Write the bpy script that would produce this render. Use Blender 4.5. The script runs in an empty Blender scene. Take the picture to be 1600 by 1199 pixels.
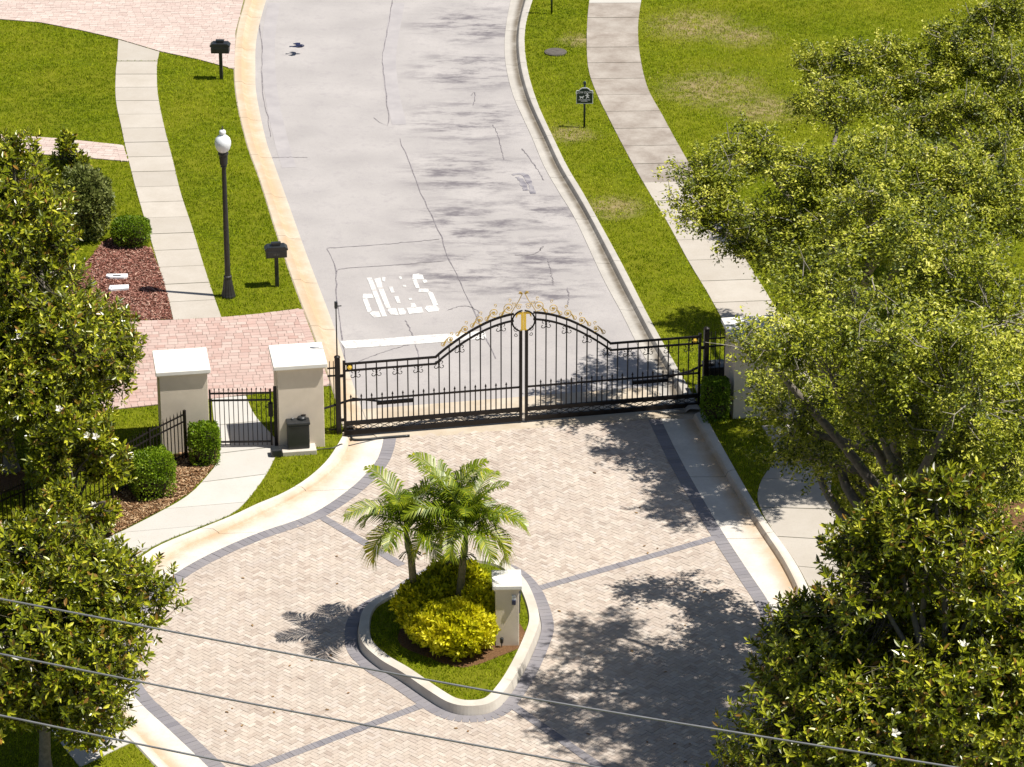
import bpy, math, random
import numpy as np
from mathutils import Vector, geometry
R = math.radians
random.seed(7)
rng = np.random.default_rng(11)
scene = bpy.context.scene
COL = scene.collection

# ---------------------------------------------------------------- camera, sky, sun, exposure
PW, PH = 1600.0, 1199.0
FPX, PITCH, DIST = 5600.0, R(25.0), 87.8
CAM = np.array([0.0, -DIST * math.cos(PITCH), DIST * math.sin(PITCH)])
FWD = np.array([0.0, math.cos(PITCH), -math.sin(PITCH)])
UPV = np.array([0.0, math.sin(PITCH), math.cos(PITCH)])
cd = bpy.data.cameras.new('camera'); cam = bpy.data.objects.new('camera', cd); COL.objects.link(cam)
cam.location = CAM; cam.rotation_euler = (math.pi / 2 - PITCH, 0, 0)
cd.sensor_width = 36.0; cd.lens = FPX / PW * 36.0; cd.clip_start = 1.0; cd.clip_end = 3000.0
scene.camera = cam

SUN_EL, SUN_AZ = R(63.0), R(-11.0)          # azimuth from +x towards +y
world = bpy.data.worlds.new('World'); scene.world = world; world.use_nodes = True
wn = world.node_tree.nodes; wl = world.node_tree.links
sky = wn.new('ShaderNodeTexSky'); sky.sky_type = 'NISHITA'; sky.sun_disc = False
sky.sun_elevation = SUN_EL; sky.sun_rotation = R(90) - SUN_AZ
wn['Background'].inputs['Strength'].default_value = 0.05
wl.new(sky.outputs[0], wn['Background'].inputs['Color'])
sd = bpy.data.lights.new('sun', 'SUN'); sd.energy = 4.6; sd.angle = R(0.53); sd.color = (1.0, 0.955, 0.87)
sun = bpy.data.objects.new('sun', sd); COL.objects.link(sun)
sv = Vector((math.cos(SUN_EL) * math.cos(SUN_AZ), math.cos(SUN_EL) * math.sin(SUN_AZ), math.sin(SUN_EL)))
sun.rotation_euler = sv.to_track_quat('Z', 'Y').to_euler(); sun.location = (30, -5, 60)
scene.view_settings.view_transform = 'Standard'; scene.view_settings.look = 'None'
scene.view_settings.exposure = 0.55; scene.view_settings.gamma = 1.0
scene.view_settings.use_curve_mapping = False

# ---------------------------------------------------------------- helpers: pixels to places
def G(px, py, z=0.0):
    """where the ray through a photo pixel meets the level plane at height z"""
    d = FWD + (px - PW / 2) / FPX * np.array([1.0, 0, 0]) - (py - PH / 2) / FPX * UPV
    t = (z - CAM[2]) / d[2]
    return CAM + d * t
def PX(P):
    P = np.atleast_2d(P) - CAM
    dep = P @ FWD
    return np.stack([PW / 2 + FPX * P[:, 0] / dep, PH / 2 - FPX * (P @ UPV) / dep], 1)
def GP(pts, z=0.0): return np.array([G(x, y, z) for x, y in pts])
def cat(pts, n=8):
    """Catmull-Rom through points"""
    P = np.array(pts, float); P = np.vstack([2 * P[0] - P[1], P, 2 * P[-1] - P[-2]]); out = []
    for i in range(1, len(P) - 2):
        for t in np.linspace(0, 1, n, endpoint=False):
            a, b, c, d = P[i - 1], P[i], P[i + 1], P[i + 2]
            out.append(.5 * (2 * b + (c - a) * t + (2 * a - 5 * b + 4 * c - d) * t * t + (3 * b - a - 3 * c + d) * t ** 3))
    out.append(P[-2]); return np.array(out)
def resample(P, n):
    P = np.array(P); s = np.r_[0, np.cumsum(np.linalg.norm(np.diff(P, axis=0), axis=1))]
    t = np.linspace(0, s[-1], n)
    return np.stack([np.interp(t, s, P[:, k]) for k in range(P.shape[1])], 1)
def plen(P): return float(np.linalg.norm(np.diff(np.array(P), axis=0), axis=1).sum())
def inside(pts, poly):
    x, y = pts[:, 0], pts[:, 1]; r = np.zeros(len(pts), bool); n = len(poly); j = n - 1
    for i in range(n):
        xi, yi, xj, yj = poly[i][0], poly[i][1], poly[j][0], poly[j][1]
        if yi != yj:
            c = ((yi > y) != (yj > y)) & (x < (xj - xi) * (y - yi) / (yj - yi) + xi); r ^= c
        j = i
    return r
def offset(P, d, closed=False):
    """shift a plan polyline to its left by d"""
    P = np.array(P)[:, :2]
    T = (np.roll(P, -1, 0) - np.roll(P, 1, 0)) if closed else np.gradient(P, axis=0)
    T /= np.linalg.norm(T, axis=1)[:, None] + 1e-9
    return P + d * np.stack([-T[:, 1], T[:, 0]], 1)

# ---------------------------------------------------------------- helpers: objects
def tag(o, label=None, cat_=None, group=None, kind=None):
    if label: o['label'] = label
    if cat_: o['category'] = cat_
    if group: o['group'] = group
    if kind: o['kind'] = kind
    return o
def origin(o):
    v = np.zeros(3)
    while o is not None: v = v + np.array(o.location); o = o.parent
    return v
def empty(name, loc, label=None, cat_=None, group=None, kind=None):
    o = bpy.data.objects.new(name, None); o.location = loc; o.empty_display_size = .2; COL.objects.link(o)
    return tag(o, label, cat_, group, kind)
def mesh_np(name, V, F, mat, parent=None, smooth=False, attr=None, k=4):
    """fast mesh: V (n,3) world, F (m,k) indices; attr = dict of per-face float arrays"""
    V = np.asarray(V, np.float32); F = np.asarray(F, np.int32)
    if parent is not None: V = V - origin(parent).astype(np.float32)
    me = bpy.data.meshes.new(name)
    me.vertices.add(len(V)); me.vertices.foreach_set('co', V.ravel())
    m, k = F.shape
    me.loops.add(m * k); me.loops.foreach_set('vertex_index', F.ravel())
    me.polygons.add(m); me.polygons.foreach_set('loop_start', np.arange(0, m * k, k, dtype=np.int32))
    me.polygons.foreach_set('loop_total', np.full(m, k, np.int32))
    me.polygons.foreach_set('use_smooth', np.full(m, bool(smooth)))
    me.update(calc_edges=True)
    for nm, a in (attr or {}).items():
        at = me.attributes.new(nm, 'FLOAT', 'FACE'); at.data.foreach_set('value', np.asarray(a, np.float32))
    me.materials.append(mat)
    o = bpy.data.objects.new(name, me); COL.objects.link(o)
    if parent is not None: o.parent = parent
    return o
class MB:
    def __init__(s): s.v = []; s.f = []
    def add(s, V, F):
        b = len(s.v); s.v += [tuple(map(float, p)) for p in V]; s.f += [tuple(i + b for i in f) for f in F]; return s
    def box(s, c, ax, ay, az):
        c, ax, ay, az = map(np.array, (c, ax, ay, az))
        V = [c + i * ax + j * ay + k * az for k in (-1, 1) for j in (-1, 1) for i in (-1, 1)]
        return s.add(V, [(0, 2, 3, 1), (4, 5, 7, 6), (0, 1, 5, 4), (2, 6, 7, 3), (0, 4, 6, 2), (1, 3, 7, 5)])
    def beam(s, p, q, w, h, side=None):
        p, q = np.array(p, float), np.array(q, float); d = q - p; L = np.linalg.norm(d); d /= L
        sd_ = np.array(side if side is not None else ((1, 0, 0) if abs(d[2]) > .9 else np.cross(d, (0, 0, 1))), float)
        sd_ -= d * (sd_ @ d); sd_ /= np.linalg.norm(sd_); u = np.cross(sd_, d)
        return s.box((p + q) / 2, d * L / 2, sd_ * w / 2, u * h / 2)
    def tube(s, P, r, n=6, cap=True):
        P = np.array(P, float); m = len(P); r = np.broadcast_to(np.array(r, float), (m,))
        T = np.gradient(P, axis=0); T /= np.linalg.norm(T, axis=1)[:, None] + 1e-9
        up = np.array([0, 0, 1.]) if abs(T[0][2]) < .9 else np.array([1., 0, 0]); V = []
        for i in range(m):
            a = np.cross(T[i], up); a /= np.linalg.norm(a) + 1e-9; b = np.cross(a, T[i]); up = b
            for j in range(n):
                w = 2 * math.pi * j / n; V.append(P[i] + r[i] * (math.cos(w) * a + math.sin(w) * b))
        F = [(i * n + j, i * n + (j + 1) % n, (i + 1) * n + (j + 1) % n, (i + 1) * n + j) for i in range(m - 1) for j in range(n)]
        if cap: F += [tuple(range(n - 1, -1, -1)), tuple((m - 1) * n + j for j in range(n))]
        return s.add(V, F)
    def lathe(s, c, prof, n=20, flute=0.0):
        V = []
        for r, z in prof:
            for j in range(n):
                w = 2 * math.pi * j / n; rr = r * (1 - (flute if j % 2 else 0)); V.append((c[0] + rr * math.cos(w), c[1] + rr * math.sin(w), c[2] + z))
        m = len(prof)
        F = [(i * n + j, i * n + (j + 1) % n, (i + 1) * n + (j + 1) % n, (i + 1) * n + j) for i in range(m - 1) for j in range(n)]
        F += [tuple(range(n - 1, -1, -1)), tuple((m - 1) * n + j for j in range(n))]
        return s.add(V, F)
    def prism(s, P, z0, z1):
        """plan polygon extruded between two heights"""
        n = len(P); V = [(p[0], p[1], z0) for p in P] + [(p[0], p[1], z1) for p in P]
        return s.add(V, [tuple(range(n - 1, -1, -1)), tuple(range(n, 2 * n))] + [(i, (i + 1) % n, n + (i + 1) % n, n + i) for i in range(n)])
    def plate(s, P, o, U, Vv, N, t):
        """outline P (u,v) in the plane o + u U + v V, thickness t along N"""
        n = len(P); A = [np.array(o) + p[0] * np.array(U) + p[1] * np.array(Vv) for p in P]; N = np.array(N)
        return s.add([a - N * t / 2 for a in A] + [a + N * t / 2 for a in A],
                     [tuple(range(n - 1, -1, -1)), tuple(range(n, 2 * n))] + [(i, (i + 1) % n, n + (i + 1) % n, n + i) for i in range(n)])
    def build(s, name, mat, parent=None, smooth=False, bevel=0):
        o_ = origin(parent) if parent is not None else np.zeros(3)
        me = bpy.data.meshes.new(name); me.from_pydata([tuple(np.array(p) - o_) for p in s.v], [], s.f)
        me.materials.append(mat)
        if smooth: me.polygons.foreach_set('use_smooth', np.ones(len(me.polygons), bool))
        me.update(); o = bpy.data.objects.new(name, me); COL.objects.link(o)
        if parent is not None: o.parent = parent
        if bevel:
            b = o.modifiers.new('bevel', 'BEVEL'); b.width = bevel; b.segments = 2; b.limit_method = 'ANGLE'
        return o
def sheet(name, poly, z, mat, holes=(), parent=None, kind=None, grid=0):
    """level sheet from a plan polygon with holes"""
    pts, edges = [], []
    for ring in (poly,) + tuple(holes):
        b = len(pts); n = len(ring); pts += [Vector((float(p[0]), float(p[1]))) for p in ring]
        edges += [(b + i, b + (i + 1) % n) for i in range(n)]
    v, e, f, *_ = geometry.delaunay_2d_cdt(pts, edges, [], 0, 1e-5)
    V = np.array([(p.x, p.y, z) for p in v]); F = np.array([t for t in f if len(t) == 3])
    c = V[F].mean(1); keep = inside(c, poly)
    for h in holes: keep &= ~inside(c, h)
    F = F[keep]; a = V[F]; s = np.cross(a[:, 1] - a[:, 0], a[:, 2] - a[:, 0])[:, 2]
    F[s < 0] = F[s < 0][:, ::-1]
    o = mesh_np(name, V, F, mat, parent)
    if kind: o['kind'] = kind
    return o

# ---------------------------------------------------------------- helpers: materials
def newmat(name):
    m = bpy.data.materials.new(name); m.use_nodes = True; nt = m.node_tree
    return m, nt, nt.nodes['Principled BSDF']
def N(nt, typ, **kw):
    n = nt.nodes.new(typ)
    for k, v in kw.items():
        if k in n.inputs: n.inputs[k].default_value = v
        else: setattr(n, k, v)
    return n
def pos(nt, scale=(1, 1, 1), rot=0.0):
    g = N(nt, 'ShaderNodeNewGeometry'); mp = N(nt, 'ShaderNodeMapping'); mp.inputs['Scale'].default_value = scale
    mp.inputs['Rotation'].default_value = (0, 0, rot); nt.links.new(g.outputs['Position'], mp.inputs['Vector']); return mp.outputs[0]
def noise(nt, vec, scale, detail=4, rough=.6, lo=.35, hi=.65):
    n = N(nt, 'ShaderNodeTexNoise', Scale=scale, Detail=detail, Roughness=rough); nt.links.new(vec, n.inputs['Vector'])
    r = N(nt, 'ShaderNodeMapRange'); r.inputs['From Min'].default_value = lo; r.inputs['From Max'].default_value = hi
    nt.links.new(n.outputs[0], r.inputs['Value']); return r.outputs[0]
def mul(nt, a, b, op='MULTIPLY'):
    m = N(nt, 'ShaderNodeMath', operation=op)
    for i, x in enumerate((a, b)):
        if isinstance(x, (int, float)): m.inputs[i].default_value = x
        else: nt.links.new(x, m.inputs[i])
    return m.outputs[0]
def mix(nt, f, a, b):
    m = N(nt, 'ShaderNodeMix', data_type='RGBA'); m.clamp_factor = True
    for s, x in ((0, f), (6, a), (7, b)):
        if isinstance(x, (int, float)): m.inputs[s].default_value = x
        elif isinstance(x, tuple): m.inputs[s].default_value = (*x, 1)
        else: nt.links.new(x, m.inputs[s])
    return m.outputs[2]
def ramp(nt, f, cols):
    r = N(nt, 'ShaderNodeValToRGB'); e = r.color_ramp.elements
    for i, c in enumerate(cols):
        p = i / (len(cols) - 1)
        if i < 2: e[i].position = p
        else: e.new(p)
    for i, c in enumerate(cols): e[i].color = (*c, 1)
    nt.links.new(f, r.inputs[0]); return r.outputs[0]
def blobs(nt, vec, spots):
    """1 inside any of the round patches (x, y, radius), 0 outside"""
    tot = None
    for x, y, r in spots:
        d = N(nt, 'ShaderNodeVectorMath', operation='DISTANCE'); nt.links.new(vec, d.inputs[0]); d.inputs[1].default_value = (x, y, 0)
        m = N(nt, 'ShaderNodeMapRange', interpolation_type='SMOOTHSTEP'); m.inputs['From Min'].default_value = r; m.inputs['From Max'].default_value = r * .25
        nt.links.new(d.outputs['Value'], m.inputs['Value'])
        tot = m.outputs[0] if tot is None else mul(nt, tot, m.outputs[0], 'MAXIMUM')
    return tot
def bump(nt, bsdf, h, strength=.3, dist=.01):
    b = N(nt, 'ShaderNodeBump', Strength=strength, Distance=dist); nt.links.new(h, b.inputs['Height']); nt.links.new(b.outputs[0], bsdf.inputs['Normal'])
def tone(nt):
    """per-piece random: face attribute plus object random"""
    a = N(nt, 'ShaderNodeAttribute', attribute_name='tone'); o = N(nt, 'ShaderNodeObjectInfo')
    return mul(nt, mul(nt, a.outputs['Fac'], o.outputs['Random'], 'ADD'), 1.0, 'FRACT')
def simple(name, c, rough=.6, c2=None, scale=6, metal=0, spec=.5, bmp=0, bscale=60):
    m, nt, b = newmat(name); b.inputs['Roughness'].default_value = rough; b.inputs['Metallic'].default_value = metal
    b.inputs['Specular IOR Level'].default_value = spec
    v = pos(nt)
    nt.links.new(mix(nt, noise(nt, v, scale), c, c2 or tuple(x * .8 for x in c)), b.inputs['Base Color'])
    if bmp: bump(nt, b, noise(nt, v, bscale, 3, .6, 0, 1), bmp, .01)
    return m
def leafmat(name, cols, rough=.38, trans=.25, spec=.5):
    m, nt, b = newmat(name); b.inputs['Roughness'].default_value = rough; b.inputs['Specular IOR Level'].default_value = spec
    a = N(nt, 'ShaderNodeAttribute', attribute_name='tone'); c = ramp(nt, a.outputs['Fac'], cols)
    nt.links.new(c, b.inputs['Base Color'])
    t = N(nt, 'ShaderNodeBsdfTranslucent'); nt.links.new(c, t.inputs['Color'])
    x = N(nt, 'ShaderNodeMixShader'); x.inputs[0].default_value = trans
    nt.links.new(b.outputs[0], x.inputs[1]); nt.links.new(t.outputs[0], x.inputs[2])
    nt.links.new(x.outputs[0], nt.nodes['Material Output'].inputs['Surface']); return m

# dead patches of the right lawn, in metres on the ground
DEAD = [(*G(1085, 45)[:2], 1.9), (*G(1160, 62)[:2], 1.3), (*G(1115, 145)[:2], 2.0), (*G(1190, 175)[:2], 1.6), (*G(905, 68)[:2], .8), (*G(890, 215)[:2], .9), (*G(960, 330)[:2], 1.1), (*G(1230, 390)[:2], 1.6)]
GREEN = ((.105, .16, .003), (.265, .335, .005), (.46, .49, .024))
def m_ground():
    m, nt, b = newmat('lawn_soil'); b.inputs['Roughness'].default_value = .95; b.inputs['Specular IOR Level'].default_value = .1
    v = pos(nt); c = mix(nt, noise(nt, v, 9, 6, .7), (.045, .064, .004), (.185, .225, .006)); c = mix(nt, noise(nt, v, .45, 3), c, (.165, .175, .010))
    f = mul(nt, blobs(nt, v, DEAD), noise(nt, v, 3.2, 4, .7, .32, .6))
    c = mix(nt, f, c, (.30, .235, .12)); nt.links.new(c, b.inputs['Base Color']); bump(nt, b, noise(nt, v, 45, 4, .7, 0, 1), .8, .03); return m
def m_asphalt():
    m, nt, b = newmat('asphalt'); b.inputs['Roughness'].default_value = .9; b.inputs['Specular IOR Level'].default_value = .25
    v = pos(nt); c = mix(nt, noise(nt, v, .55, 5, .65), (.35, .327, .318), (.43, .402, .388))
    c = mix(nt, mul(nt, noise(nt, v, 60, 2, .7, .45, .8), .45), c, (.20, .19, .21))
    c = mix(nt, mul(nt, noise(nt, v, 2.2, 8, .8, .48, .72), .7), c, (.26, .24, .245))
    # tyre and ripple smears across the right-hand lane
    lane = [(*G(735, y)[:2], 2.6) for y in (40, 110, 190, 270, 350, 420)] + [(*G(850, y)[:2], 2.0) for y in (330, 400, 450)]
    st = noise(nt, pos(nt, (.42, 1.25, 1), R(8)), 1.4, 8, .74, .465, .61)
    c = mix(nt, mul(nt, mul(nt, blobs(nt, v, lane), st), .95), c, (.135, .122, .135))
    nt.links.new(c, b.inputs['Base Color']); bump(nt, b, noise(nt, v, 110, 3, .7, 0, 1), .35, .006); return m
def m_paver(name, cols, dirt):
    m, nt, b = newmat(name); b.inputs['Roughness'].default_value = .85; b.inputs['Specular IOR Level'].default_value = .3
    v = pos(nt); c = ramp(nt, tone(nt), cols)
    c = mix(nt, mul(nt, noise(nt, v, .7, 5, .7, .42, .75), .45), c, dirt)
    c = mix(nt, mul(nt, noise(nt, v, 35, 3, .7, .5, .8), .35), c, tuple(x * .6 for x in dirt))
    nt.links.new(c, b.inputs['Base Color']); bump(nt, b, noise(nt, v, 90, 3, .7, 0, 1), .3, .005); return m
def m_kerb(name, stain, amount, ug, wid, base=(.62, .575, .51)):
    """concrete with a water stain that follows the gutter line (u across the kerb)"""
    m, nt, b = newmat(name); b.inputs['Roughness'].default_value = .88; b.inputs['Specular IOR Level'].default_value = .25
    v = pos(nt); c = mix(nt, noise(nt, v, 1.6, 5, .7), base, tuple(x * .83 for x in base))
    a = N(nt, 'ShaderNodeAttribute', attribute_name='u'); d = mul(nt, mul(nt, a.outputs['Fac'], ug, 'SUBTRACT'), 1.0, 'ABSOLUTE' if False else 'MULTIPLY')
    ab = N(nt, 'ShaderNodeMath', operation='ABSOLUTE'); nt.links.new(d, ab.inputs[0])
    r = N(nt, 'ShaderNodeMapRange', interpolation_type='SMOOTHSTEP'); r.inputs['From Min'].default_value = wid; r.inputs['From Max'].default_value = 0; nt.links.new(ab.outputs[0], r.inputs['Value'])
    f = mul(nt, mul(nt, r.outputs[0], noise(nt, v, .8, 6, .75, .12, .55)), amount)
    c = mix(nt, f, c, stain); c = mix(nt, mul(nt, noise(nt, v, 14, 5, .8, .52, .8), .4), c, (.33, .28, .22))
    nt.links.new(c, b.inputs['Base Color']); bump(nt, b, noise(nt, v, 70, 3, .7, 0, 1), .25, .005); return m
def m_slab(name, base, dirt, amt):
    m, nt, b = newmat(name); b.inputs['Roughness'].default_value = .9; b.inputs['Specular IOR Level'].default_value = .25
    v = pos(nt); o = N(nt, 'ShaderNodeObjectInfo')
    c = mix(nt, o.outputs['Random'], base, tuple(x * .86 for x in base))
    c = mix(nt, mul(nt, noise(nt, v, 1.1, 6, .72, .36, .68), amt), c, dirt)
    c = mix(nt, mul(nt, noise(nt, v, 30, 3, .7, .5, .8), .25), c, tuple(x * .6 for x in dirt))
    nt.links.new(c, b.inputs['Base Color']); bump(nt, b, noise(nt, v, 80, 3, .7, 0, 1), .2, .004); return m
def m_paint():
    m, nt, b = newmat('worn_road_paint'); b.inputs['Roughness'].default_value = .7; v = pos(nt)
    f = noise(nt, v, 5.5, 7, .85, .47, .62); c = mix(nt, f, (.66, .645, .62), (.40, .375, .37)); nt.links.new(c, b.inputs['Base Color']); return m
def m_mulch(name, cols):
    m, nt, b = newmat(name); b.inputs['Roughness'].default_value = .95; b.inputs['Specular IOR Level'].default_value = .1; v = pos(nt, (1, 2.2, 1))
    nt.links.new(ramp(nt, noise(nt, v, 22, 6, .8, .3, .7), cols), b.inputs['Base Color']); bump(nt, b, noise(nt, v, 26, 5, .8, 0, 1), 1.0, .04); return m
M = dict(
    ground=m_ground(), asphalt=m_asphalt(), paint=m_paint(),
    paver=m_paver('cream_paver', ((.39, .315, .262), (.52, .44, .37), (.45, .38, .32), (.57, .50, .43), (.46, .38, .32), (.53, .465, .41)), (.36, .31, .275)),
    band=m_paver('charcoal_paver', ((.19, .18, .20), (.245, .232, .25), (.21, .20, .215)), (.28, .25, .24)),
    pink=m_paver('pink_paver', ((.43, .28, .24), (.50, .35, .305), (.46, .33, .29), (.53, .41, .36), (.45, .31, .27)), (.42, .33, .29)),
    pale=m_paver('pale_pink_paver', ((.47, .36, .32), (.55, .45, .40), (.51, .40, .355), (.58, .49, .44)), (.44, .35, .31)),
    kerb_l=m_kerb('tan_stained_kerb', (.47, .325, .19), .85, .45, .8, (.58, .52, .44)), kerb_r=m_kerb('grey_stained_kerb', (.15, .125, .095), 1.0, .50, .30, (.47, .44, .40)),
    kerb_f=m_kerb('rust_stained_kerb', (.47, .33, .20), .85, .45, .34, (.66, .615, .555)),
    kerb_i=simple('island_kerb_concrete', (.62, .575, .51), .85, (.48, .43, .37), 1.5, bmp=.2),
    slab=m_slab('pale_slab', (.50, .455, .40), (.37, .325, .27), .55), slab_r=m_slab('brown_slab', (.43, .385, .34), (.23, .19, .16), .95), slab_w=m_slab('clean_slab', (.56, .535, .50), (.45, .415, .37), .5),
    bed=simple('joint_sand', (.30, .26, .22), .95), seam=simple('dark_seam', (.16, .15, .16), .9, (.10, .095, .10), 8), crack=simple('crack_dirt', (.13, .115, .125), .95, (.26, .24, .25), 7),
    patch=simple('seam_asphalt', (.325, .303, .308), .92, (.385, .36, .36), 1.3, bmp=.3, bscale=110),
    skid=simple('tyre_black', (.15, .14, .165), .9, (.33, .31, .32), 3.5), strip=simple('tan_threshold_concrete', (.52, .45, .36), .9, (.42, .34, .25), 1.4, bmp=.2),
    mulch_r=m_mulch('red_mulch', ((.05, .02, .014), (.18, .072, .05), (.30, .14, .105))), mulch_b=m_mulch('brown_mulch', ((.05, .024, .012), (.20, .105, .05), (.36, .22, .12))),
    stucco=simple('cream_stucco', (.74, .645, .53), .9, (.68, .59, .48), 3, bmp=.25, bscale=120), cap=simple('white_cap', (.80, .78, .73), .8, (.74, .71, .66), 3, bmp=.1),
    iron=simple('black_iron', (.008, .006, .006), .45, (.014, .010, .009), 9, spec=.3), gilt=simple('dull_gilt', (.60, .40, .09), .4, (.70, .50, .16), 20, metal=.25), gold=simple('gold_leaf', (.86, .56, .05), .35, (.92, .66, .12), 20, metal=.25),
    black=simple('black_plastic', (.014, .016, .018), .4, (.022, .024, .026), 5), bronze=simple('grey_bronze_pole', (.018, .017, .016), .5, (.028, .026, .025), 5),
    alu=simple('grey_aluminium', (.10, .10, .10), .45), white=simple('white_plastic', (.78, .79, .80), .5, (.72, .73, .74), 6), navy=simple('navy_plastic', (.02, .025, .07), .4),
    green_sign=simple('dark_green_enamel', (.008, .022, .018), .4, (.012, .028, .022), 6), bark=simple('grey_bark', (.20, .175, .145), .95, (.12, .10, .085), 14, bmp=.6, bscale=30),
    twig=simple('pale_twig_bark', (.36, .325, .28), .9, (.26, .23, .19), 12), magtwig=simple('dark_twig', (.09, .075, .055), .9, (.06, .05, .035), 12), magbark=simple('magnolia_bark', (.26, .23, .19), .95, (.17, .145, .12), 12, bmp=.4, bscale=30),
    palmbark=simple('ringed_palm_bark', (.20, .165, .095), .9, (.13, .12, .05), 18, bmp=.4, bscale=25), shaft=simple('green_crownshaft', (.11, .14, .02), .5, (.08, .11, .02), 10),
    cable=simple('grey_cable', (.24, .24, .25), .45, (.19, .19, .20), 2, metal=.2), iron_lid=simple('rusty_lid', (.115, .10, .085), .8, (.075, .065, .055), 9), petal=simple('ivory_petal', (.80, .77, .68), .6),
    oak=leafmat('oak_leaf', ((.045, .065, .004), (.17, .205, .007), (.36, .385, .014), (.66, .64, .11)), .45, .24, .45),
    mag=leafmat('magnolia_leaf', ((.32, .17, .03), (.055, .075, .004), (.16, .195, .006), (.34, .36, .012), (.62, .60, .055)), .30, .2, .55),
    hedge=leafmat('hedge_leaf', ((.08, .15, .006), (.16, .26, .008), (.30, .40, .018)), .45, .25, .35), yellow=leafmat('variegated_leaf', ((.22, .25, .008), (.50, .50, .008), (.72, .67, .012), (.86, .79, .05)), .45, .3, .3),
    palm=leafmat('palm_leaflet', ((.045, .085, .005), (.12, .19, .008), (.29, .34, .012), (.62, .54, .02)), .36, .25, .4), fine=leafmat('fine_leaf', ((.10, .13, .025), (.19, .22, .05), (.30, .32, .11)), .45, .2, .35),
    grass=leafmat('grass_blade', (GREEN[0], GREEN[1], GREEN[2], (.42, .34, .17)), .75, .25, .08), dark=simple('brown_core', (.07, .06, .04), 1.0, spec=.0))
m_, nt_, b_ = newmat('opal_acrylic'); b_.inputs['Base Color'].default_value = (.82, .84, .87, 1); b_.inputs['Roughness'].default_value = .18; b_.inputs['Subsurface Weight'].default_value = .2; b_.inputs['Subsurface Radius'].default_value = (.05, .05, .05); M['opal'] = m_

# ================================================================ THE SETTING
LZ = 0.10      # lawn level; road and plaza at 0
# ---- traced kerb lines (photo pixels -> ground)
def C(pts, z=0.0): return cat(GP(pts, z), 6)
Lro = C([(398, -70), (382, 0), (369, 50), (365, 107), (370, 162), (385, 225), (400, 267), (411, 300), (432, 367), (450, 420), (472, 480), (485, 512), (497, 545), (510, 580), (524, 625), (536, 668)], .12)
Lrp = C([(440, -70), (416, 0), (401, 60), (399, 110), (401, 150), (415, 217), (426, 250), (444, 300), (475, 387), (497, 445), (520, 506), (540, 567), (566, 642), (578, 676)])
Rro = C([(858, -70), (832, 0), (820, 50), (824, 105), (840, 160), (865, 215), (888, 262), (911, 300), (943, 358), (975, 417), (1017, 500), (1060, 576), (1082, 615), (1096, 640)], .12)
Rrp = C([(815, -70), (798, 0), (789, 55), (790, 100), (801, 147), (815, 180), (832, 217), (850, 260), (873, 300), (900, 345), (942, 435), (970, 487), (995, 537), (1011, 565), (1024, 590), (1036, 645)])
Lfo = C([(534, 682), (525, 697), (507, 722), (475, 750), (437, 772), (400, 787), (362, 805), (312, 825), (257, 847), (225, 865), (185, 900), (155, 945), (140, 1000), (140, 1060), (152, 1105), (172, 1130), (207, 1159), (245, 1199), (300, 1252), (330, 1330), (335, 1440)], .13)
Lfg = C([(547, 690), (540, 712), (522, 735), (490, 760), (450, 783), (400, 808), (350, 831), (300, 852), (262, 872), (222, 907), (190, 950), (172, 1000), (170, 1055), (178, 1098), (190, 1122), (220, 1152), (260, 1195), (316, 1250), (350, 1330), (355, 1440)], .01)
Lfp = C([(600, 683), (595, 705), (584, 727), (550, 762), (487, 804), (400, 835), (325, 868), (270, 900), (225, 938), (201, 975), (190, 1020), (196, 1065), (215, 1095), (240, 1119), (275, 1151), (325, 1199), (380, 1255), (415, 1330), (420, 1440)])
Rfo = C([(1099, 642), (1135, 707), (1175, 777), (1200, 817), (1242, 875), (1270, 935), (1285, 1010), (1280, 1075), (1250, 1140), (1205, 1199), (1170, 1260), (1150, 1330), (1145, 1440)], .14)
Rfg = C([(1082, 655), (1107, 700), (1147, 768), (1184, 828), (1222, 887), (1248, 945), (1261, 1012), (1256, 1075), (1230, 1135), (1188, 1196), (1150, 1260), (1130, 1330), (1125, 1440)], .01)
Rfp = C([(1032, 655), (1065, 722), (1102, 787), (1132, 837), (1172, 898), (1200, 940), (1215, 974), (1221, 1016), (1215, 1072), (1193, 1122), (1162, 1164), (1130, 1199), (1090, 1255), (1068, 1330), (1060, 1440)])
def ext(P, d, L): d = np.array(d, float); d /= np.linalg.norm(d); return P[0] + np.r_[d * L, 0]
for nm in ('Lro', 'Lrp', 'Rro', 'Rrp'):     # the road runs on beyond the top of the photograph
    P = globals()[nm]; z = P[0][2]; far = [P[0] + np.array([.16 * s + .012 * s * s, s, 0]) for s in (40, 30, 20, 12, 6)]
    globals()[nm] = np.vstack([far, P])
# ---- ground
corridor = np.vstack([Lro, Lfo, Rfo[::-1], Rro[::-1]])[:, :2]
sz = 450.0; ystreet = min(Lfo[-1][1], Rfo[-1][1])
big = np.array([(-sz, ystreet - .2), (sz, ystreet - .2), (sz, sz), (-sz, sz)])
# clip the corridor's lower end exactly on the street line
cor = corridor.copy(); cor[:, 1] = np.maximum(cor[:, 1], ystreet)
sheet('ground', big, LZ, M['ground'], (cor,), kind='structure')
near = np.array([(-sz, -sz), (sz, -sz), (sz, ystreet - 9), (-sz, ystreet - 9)]); sheet('verge_ground', near, LZ, M['ground'], kind='structure')
st = sheet('street', np.array([(-sz, ystreet - 9), (sz, ystreet - 9), (sz, ystreet - .2), (-sz, ystreet - .2)]), -.012, M['asphalt'], kind='structure')
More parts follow.
